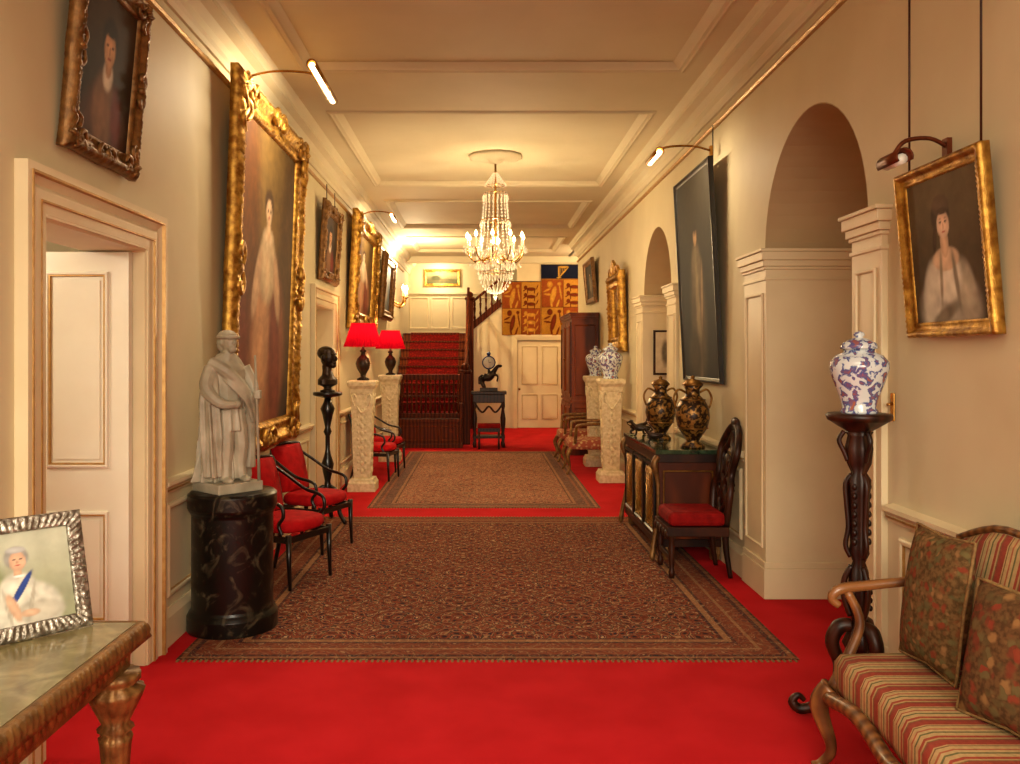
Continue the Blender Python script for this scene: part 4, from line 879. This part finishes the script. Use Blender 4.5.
# ------------------------------------------------------------ FAR FURNITURE
e=thing('settle','dark oak settle with spindle back in front of the stairs','bench',(-.92,15.0,0))
m=MB(); m.box(-.56,.56,-.22,.2,.44,.50,SWD); m.box(-.56,.56,-.2,.2,.06,.44,SWD); m.box(-.58,.58,-.24,.2,0,.07,SWD)
for i in range(3):
    m.M=TR((-.36+.36*i,-.2,.12)); m.frame(.32,.27,[(0,0),(.004,.015),(.02,.015),(.03,0)],SWOOD); m.M=Matrix.Identity(4)
m.obj('seat',e,bevel=.006)
m=MB(); m.box(-.56,.56,.14,.2,1.17,1.27,SWD); m.box(-.56,.56,.14,.2,.5,.58,SWD); m.box(-.56,.56,.15,.19,.86,.90,SWD)
m.obj('backrest',e,bevel=.006)
for i in range(13):
    x=-.5+i*1.0/12; MB().lathe([(.016,.58),(.026,.65),(.014,.75),(.024,.86),(.016,.9),(.026,.98),(.014,1.08),(.02,1.18)],SWD,(x,.17,0),8).obj('spindle',e)
for s_ in (-1,1):
    m=MB(); m.box(s_*.56-.03,s_*.56+.03,.13,.21,0,1.3,SWD); m.box(s_*.56-.03,s_*.56+.03,-.22,-.16,.5,.74,SWD); m.box(s_*.56-.035,s_*.56+.035,-.24,.14,.72,.77,SWD); m.obj('armrest',e,bevel=.008)
e=thing('side_table','dark carved side table standing beside the stair foot','table',(.12,15.0,0))
m=MB(); m.box(-.31,.31,-.2,.2,.93,.98,DWOOD); m.box(-.28,.28,-.17,.17,.78,.93,DWOOD); m.obj('top',e,bevel=.008)
MB().box(-.28,.28,-.17,.17,.16,.2,DWOOD).obj('shelf',e,bevel=.006)
for x in (-.25,.25):
    for y in (-.14,.14): MB().lathe([(.03,0),(.035,.06),(.02,.1),(.035,.2),(.02,.26),(.04,.4),(.045,.5),(.02,.66),(.035,.72),(.03,.8)],DWOOD,(x,y,0),12).obj('leg',e)
m=MB(); m.tube(cm([(-.26,-.17,.8),(-.12,-.18,.62),(0,-.18,.72),(.12,-.18,.62),(.26,-.17,.8)],6),.018,DWOOD); m.obj('carved_apron',e)
e=thing('stool','low red-cushioned wooden stool beneath the side table','stool',(.12,14.64,0))
MB().box(-.2,.2,-.1,.1,.36,.44,REDD).obj('seat',e,bevel=.02); m=MB(); m.box(-.19,.19,-.09,.09,.30,.36,DWOOD); m.obj('seat_rail',e)
for x in (-.17,.17):
    for y in (-.07,.07): MB().lathe([(.018,0),(.022,.08),(.013,.16),(.02,.3)],DWOOD,(x,y,0),8).obj('leg',e)
e=thing('mantel_clock','bronze mantel clock with white dial on a rearing animal base','clock',(.12,15.0,.98),scale=1.2)
m=MB(); m.box(-.13,.13,-.08,.08,0,.05,BRONZE); m.obj('base',e,bevel=.006)
m=MB(); m.tube(cm([(-.08,0,.22),(0,0,.2),(.08,0,.28)],5),[.05,.06,.045],BRONZE)
for x0 in (-.09,-.06): m.tube(cm([(x0,.03 if x0<-.07 else -.03,.2),(x0-.02,0,.13),(x0+.01,0,.05)],4),[.03,.018,.016],BRONZE)
for q in (-1,1): m.tube(cm([(.07,q*.03,.25),(.13,q*.03,.22),(.12,q*.03,.14)],4),[.025,.015,.014],BRONZE)
m.tube(cm([(.07,0,.28),(.11,0,.34),(.13,0,.37)],4),[.04,.03,.025],BRONZE); m.ball((.155,0,.37),(.045,.022,.025),BRONZE); m.tube(cm([(-.09,0,.24),(-.14,0,.2),(-.14,0,.1)],4),.014,BRONZE)
m.tube([(.0,0,.24),(0,0,.32)],.02,BRONZE)
m.obj('horse',e,remesh=.007)
m=MB(); m.M=TR((0,.02,.42),0,90); m.lathe([(.10,0),(.10,.06),(.06,.07)],BLUE,seg=28); m.M=Matrix.Identity(4); m.ball((0,0,.55),(.03,.03,.035),BLUE); m.obj('case',e)
m=MB(); m.M=TR((0,-.045,.42),0,90); m.lathe([(.082,0),(.082,.008)],WHITE,seg=28); m.M=Matrix.Identity(4); m.tube([(0,-.056,.42),(0,-.056,.465)],.004,BLACK,5); m.tube([(0,-.056,.42),(.03,-.056,.425)],.004,BLACK,5); m.obj('dial',e)
e=thing('tall_cabinet','tall mahogany cabinet with panelled doors and moulded cornice','cabinet',(1.885,14.5,0),-90)
m=MB(); W,Dp,H=1.6,.44,2.3
m.box(-W/2,W/2,-Dp,0,.1,H-.1,RWOOD); m.box(-W/2-.02,W/2+.02,-Dp-.02,0,0,.1,RWOOD); m.box(-W/2-.02,W/2+.02,-Dp-.02,0,.85,.89,RWOOD)
for z0,z1,p_ in ((H-.1,H-.06,.015),(H-.06,H-.02,.03),(H-.02,H,.045)): m.box(-W/2-p_,W/2+p_,-Dp-p_,0,z0,z1,RWOOD)
for s_ in (-1,1):
    for z0,hh in ((.16,.62),(.96,1.15)):
        m.M=TR((s_*W/2,-Dp/2,z0),90*s_); m.frame(Dp-.08,hh,[(0,0),(.005,.015),(.02,.018),(.03,0)],RWOOD); m.M=Matrix.Identity(4)
m.obj('body',e,bevel=.004)
for i in range(2):
    for z0,hh in ((.14,.68),(.93,1.22)):
        x0=-W/2+.04+i*(W/2-.02); w=W/2-.06
        d_=MB().box(x0,x0+w,-Dp-.02,-Dp,z0,z0+hh,RWOOD); d_.M=TR((x0+w/2,-Dp-.02,z0+.06)); d_.frame(w-.12,hh-.12,[(0,0),(.005,.015),(.02,.015),(.03,0)],RWOOD); d_.M=Matrix.Identity(4)
        do=d_.obj('door',e); MB().ball((x0+(w-.05 if i==0 else .05),-Dp-.035,z0+hh/2),.015,BRASS,8,6).obj('knob',do)

def lion(cx,cy,s,c): return [(cx,cy,.12*s,.034*s,0,c,.2),(cx-.14*s,cy+.03*s,.045*s,.04*s,0,c,.2),(cx-.09*s,cy-.045*s,.014*s,.04*s,10,c,.3),(cx+.09*s,cy-.045*s,.014*s,.04*s,-10,c,.3),(cx-.17*s,cy-.02*s,.045*s,.011*s,20,c,.3),(cx+.16*s,cy+.04*s,.014*s,.05*s,-30,c,.3)]
def rampant(cx,cy,s,c): return [(cx+.01*s,cy-.02*s,.045*s,.13*s,-18,c,.15),(cx-.05*s,cy+.13*s,.05*s,.045*s,0,c,.15),(cx-.10*s,cy+.05*s,.07*s,.014*s,20,c,.25),(cx-.09*s,cy-.01*s,.07*s,.014*s,-5,c,.25),(cx-.02*s,cy-.16*s,.018*s,.07*s,10,c,.25),(cx+.09*s,cy-.15*s,.018*s,.08*s,-25,c,.25),(cx+.14*s,cy+.03*s,.014*s,.11*s,12,c,.25),(cx+.12*s,cy+.14*s,.035*s,.025*s,0,c,.25)]
G_=(184,130,50);Dk=(98,40,22)
harpf=painter((24,26,42),(30,32,50),[(.40,.5,.018,.40,0,(190,142,60),.15),(.50,.45,.020,.42,-16,(190,142,60),.15),(.50,.86,.12,.07,0,(190,142,60),.15),(.445,.60,.005,.26,0,(190,142,60),.3),(.49,.66,.005,.20,0,(190,142,60),.3),(.535,.72,.005,.13,0,(190,142,60),.3),(.40,.10,.05,.05,0,(190,142,60),.15)])
def bannerfn(top):
    g1=painter((158,108,40),(172,120,48),rampant(.26,.25,1.25,Dk)+sum([lion(.75,y,1.0,Dk) for y in (.58,.72,.86)],[]))
    g2=painter((128,62,30),(136,68,32),sum([lion(.75,y,1.0,G_) for y in (.10,.24,.38)],[])+rampant(.26,.74,1.25,G_))
    def f(u,v):
        if top and v>.80: return harpf(u,(v-.80)/.20)
        vv=v/.80 if top else v
        b=min(u,1-u,vv,1-vv)
        if b<.02: return S(140,88,34)
        if abs(u-.5)<.010 or abs(vv-.5)<.010: return S(90,46,24)
        return (g1 if (u<.5)==(vv<.5) else g2)(u,vv)
    return f
def banner(x0,x1,z0,z1,top,label,y=18.862):
    w=x1-x0; e=thing('heraldic_banner',label,'banner',((x0+x1)/2,y,z0))
    m=MB(); m.canvas(-w/2,w/2,0,z1-z0,0,bannerfn(top),FLAGM,90,100,lambda u,v:.016*sin(u*16+v*2)*(1.2-v)); m.obj('cloth',e,norm=False)
    MB().tube([(-w/2,.015,z1-z0),(w/2,.015,z1-z0)],.015,DWOOD).obj('pole',e)
banner(.44,1.305,2.06,3.25,False,'gold and red heraldic banner with rows of lions'); banner(1.31,2.3,2.06,3.62,True,'gold and red heraldic banner with a harp on dark blue')

# ------------------------------------------------------------ LIGHTS
def light(kind,loc,e_,col,size=.05,rot=(0,0,0),sy=None,name='light',spread=None):
    l=bpy.data.lights.new(name,kind); l.energy=e_; l.color=col
    if kind=='AREA':
        l.shape='RECTANGLE'; l.size=size; l.size_y=sy or size
        if spread: l.spread=R(spread)
    else: l.shadow_soft_size=size
    o=bpy.data.objects.new(name,l); COL.objects.link(o); o.location=loc; o.rotation_euler=[R(a) for a in rot]; return o
light('AREA',(0,-2.3,2.1),130,(1,.90,.70),3.2,(64,0,0),2.2,'rear_daylight_fill',90)  # unseen area light added behind the camera as daylight; no window is built
light('AREA',(0.08,0.6,3.74),68,(1,.88,.66),2.0,(0,0,0),2.0,'near_ceiling_fill')  # fill panel added out of view to brighten the near hall
light('POINT',(.15,9.5,2.88),185,(1,.77,.44),.06,name='chandelier_light')
light('POINT',(.15,9.5,2.15),62,(1,.77,.44),.05,name='chandelier_lower_light')
light('POINT',(-1.30,16.2,3.25),160,(1,.77,.44),.04,name='sconce_light')
light('POINT',(-1.0,19.9,3.5),42,(1,.78,.50),.05,name='landing_light')
light('POINT',(2.7,17.6,3.3),70,(1,.78,.50),.05,name='far_fill')  # unseen fill added round the corner to brighten the far end
light('POINT',(2.95,4.5,2.2),2,(1,.66,.36),.08,name='passage_fill'); light('POINT',(2.95,8.8,2.2),5,(1,.66,.36),.08,name='passage_fill')  # weak fills added in the arch passages, hidden by the near jambs
light('POINT',(-3.0,3.4,2.3),42,(1,.9,.76),.1,name='side_room_fill')  # unseen fill added to brighten the open doorway and door leaf
w=bpy.data.worlds.new('w'); SC.world=w; w.use_nodes=True; w.node_tree.nodes['Background'].inputs[0].default_value=(.5,.4,.3,1); w.node_tree.nodes['Background'].inputs[1].default_value=.3
# ------------------------------------------------------------ CAMERA
cam=bpy.data.cameras.new('cam'); co=bpy.data.objects.new('camera',cam); COL.objects.link(co)
co.location=(0,0,1.6); co.rotation_euler=(R(90),0,0); cam.lens=30; cam.sensor_width=36; cam.shift_x=28/1020; cam.shift_y=-26/1020; cam.clip_start=.05
SC.camera=co
SC.view_settings.view_transform='Standard'; SC.view_settings.exposure=0.05
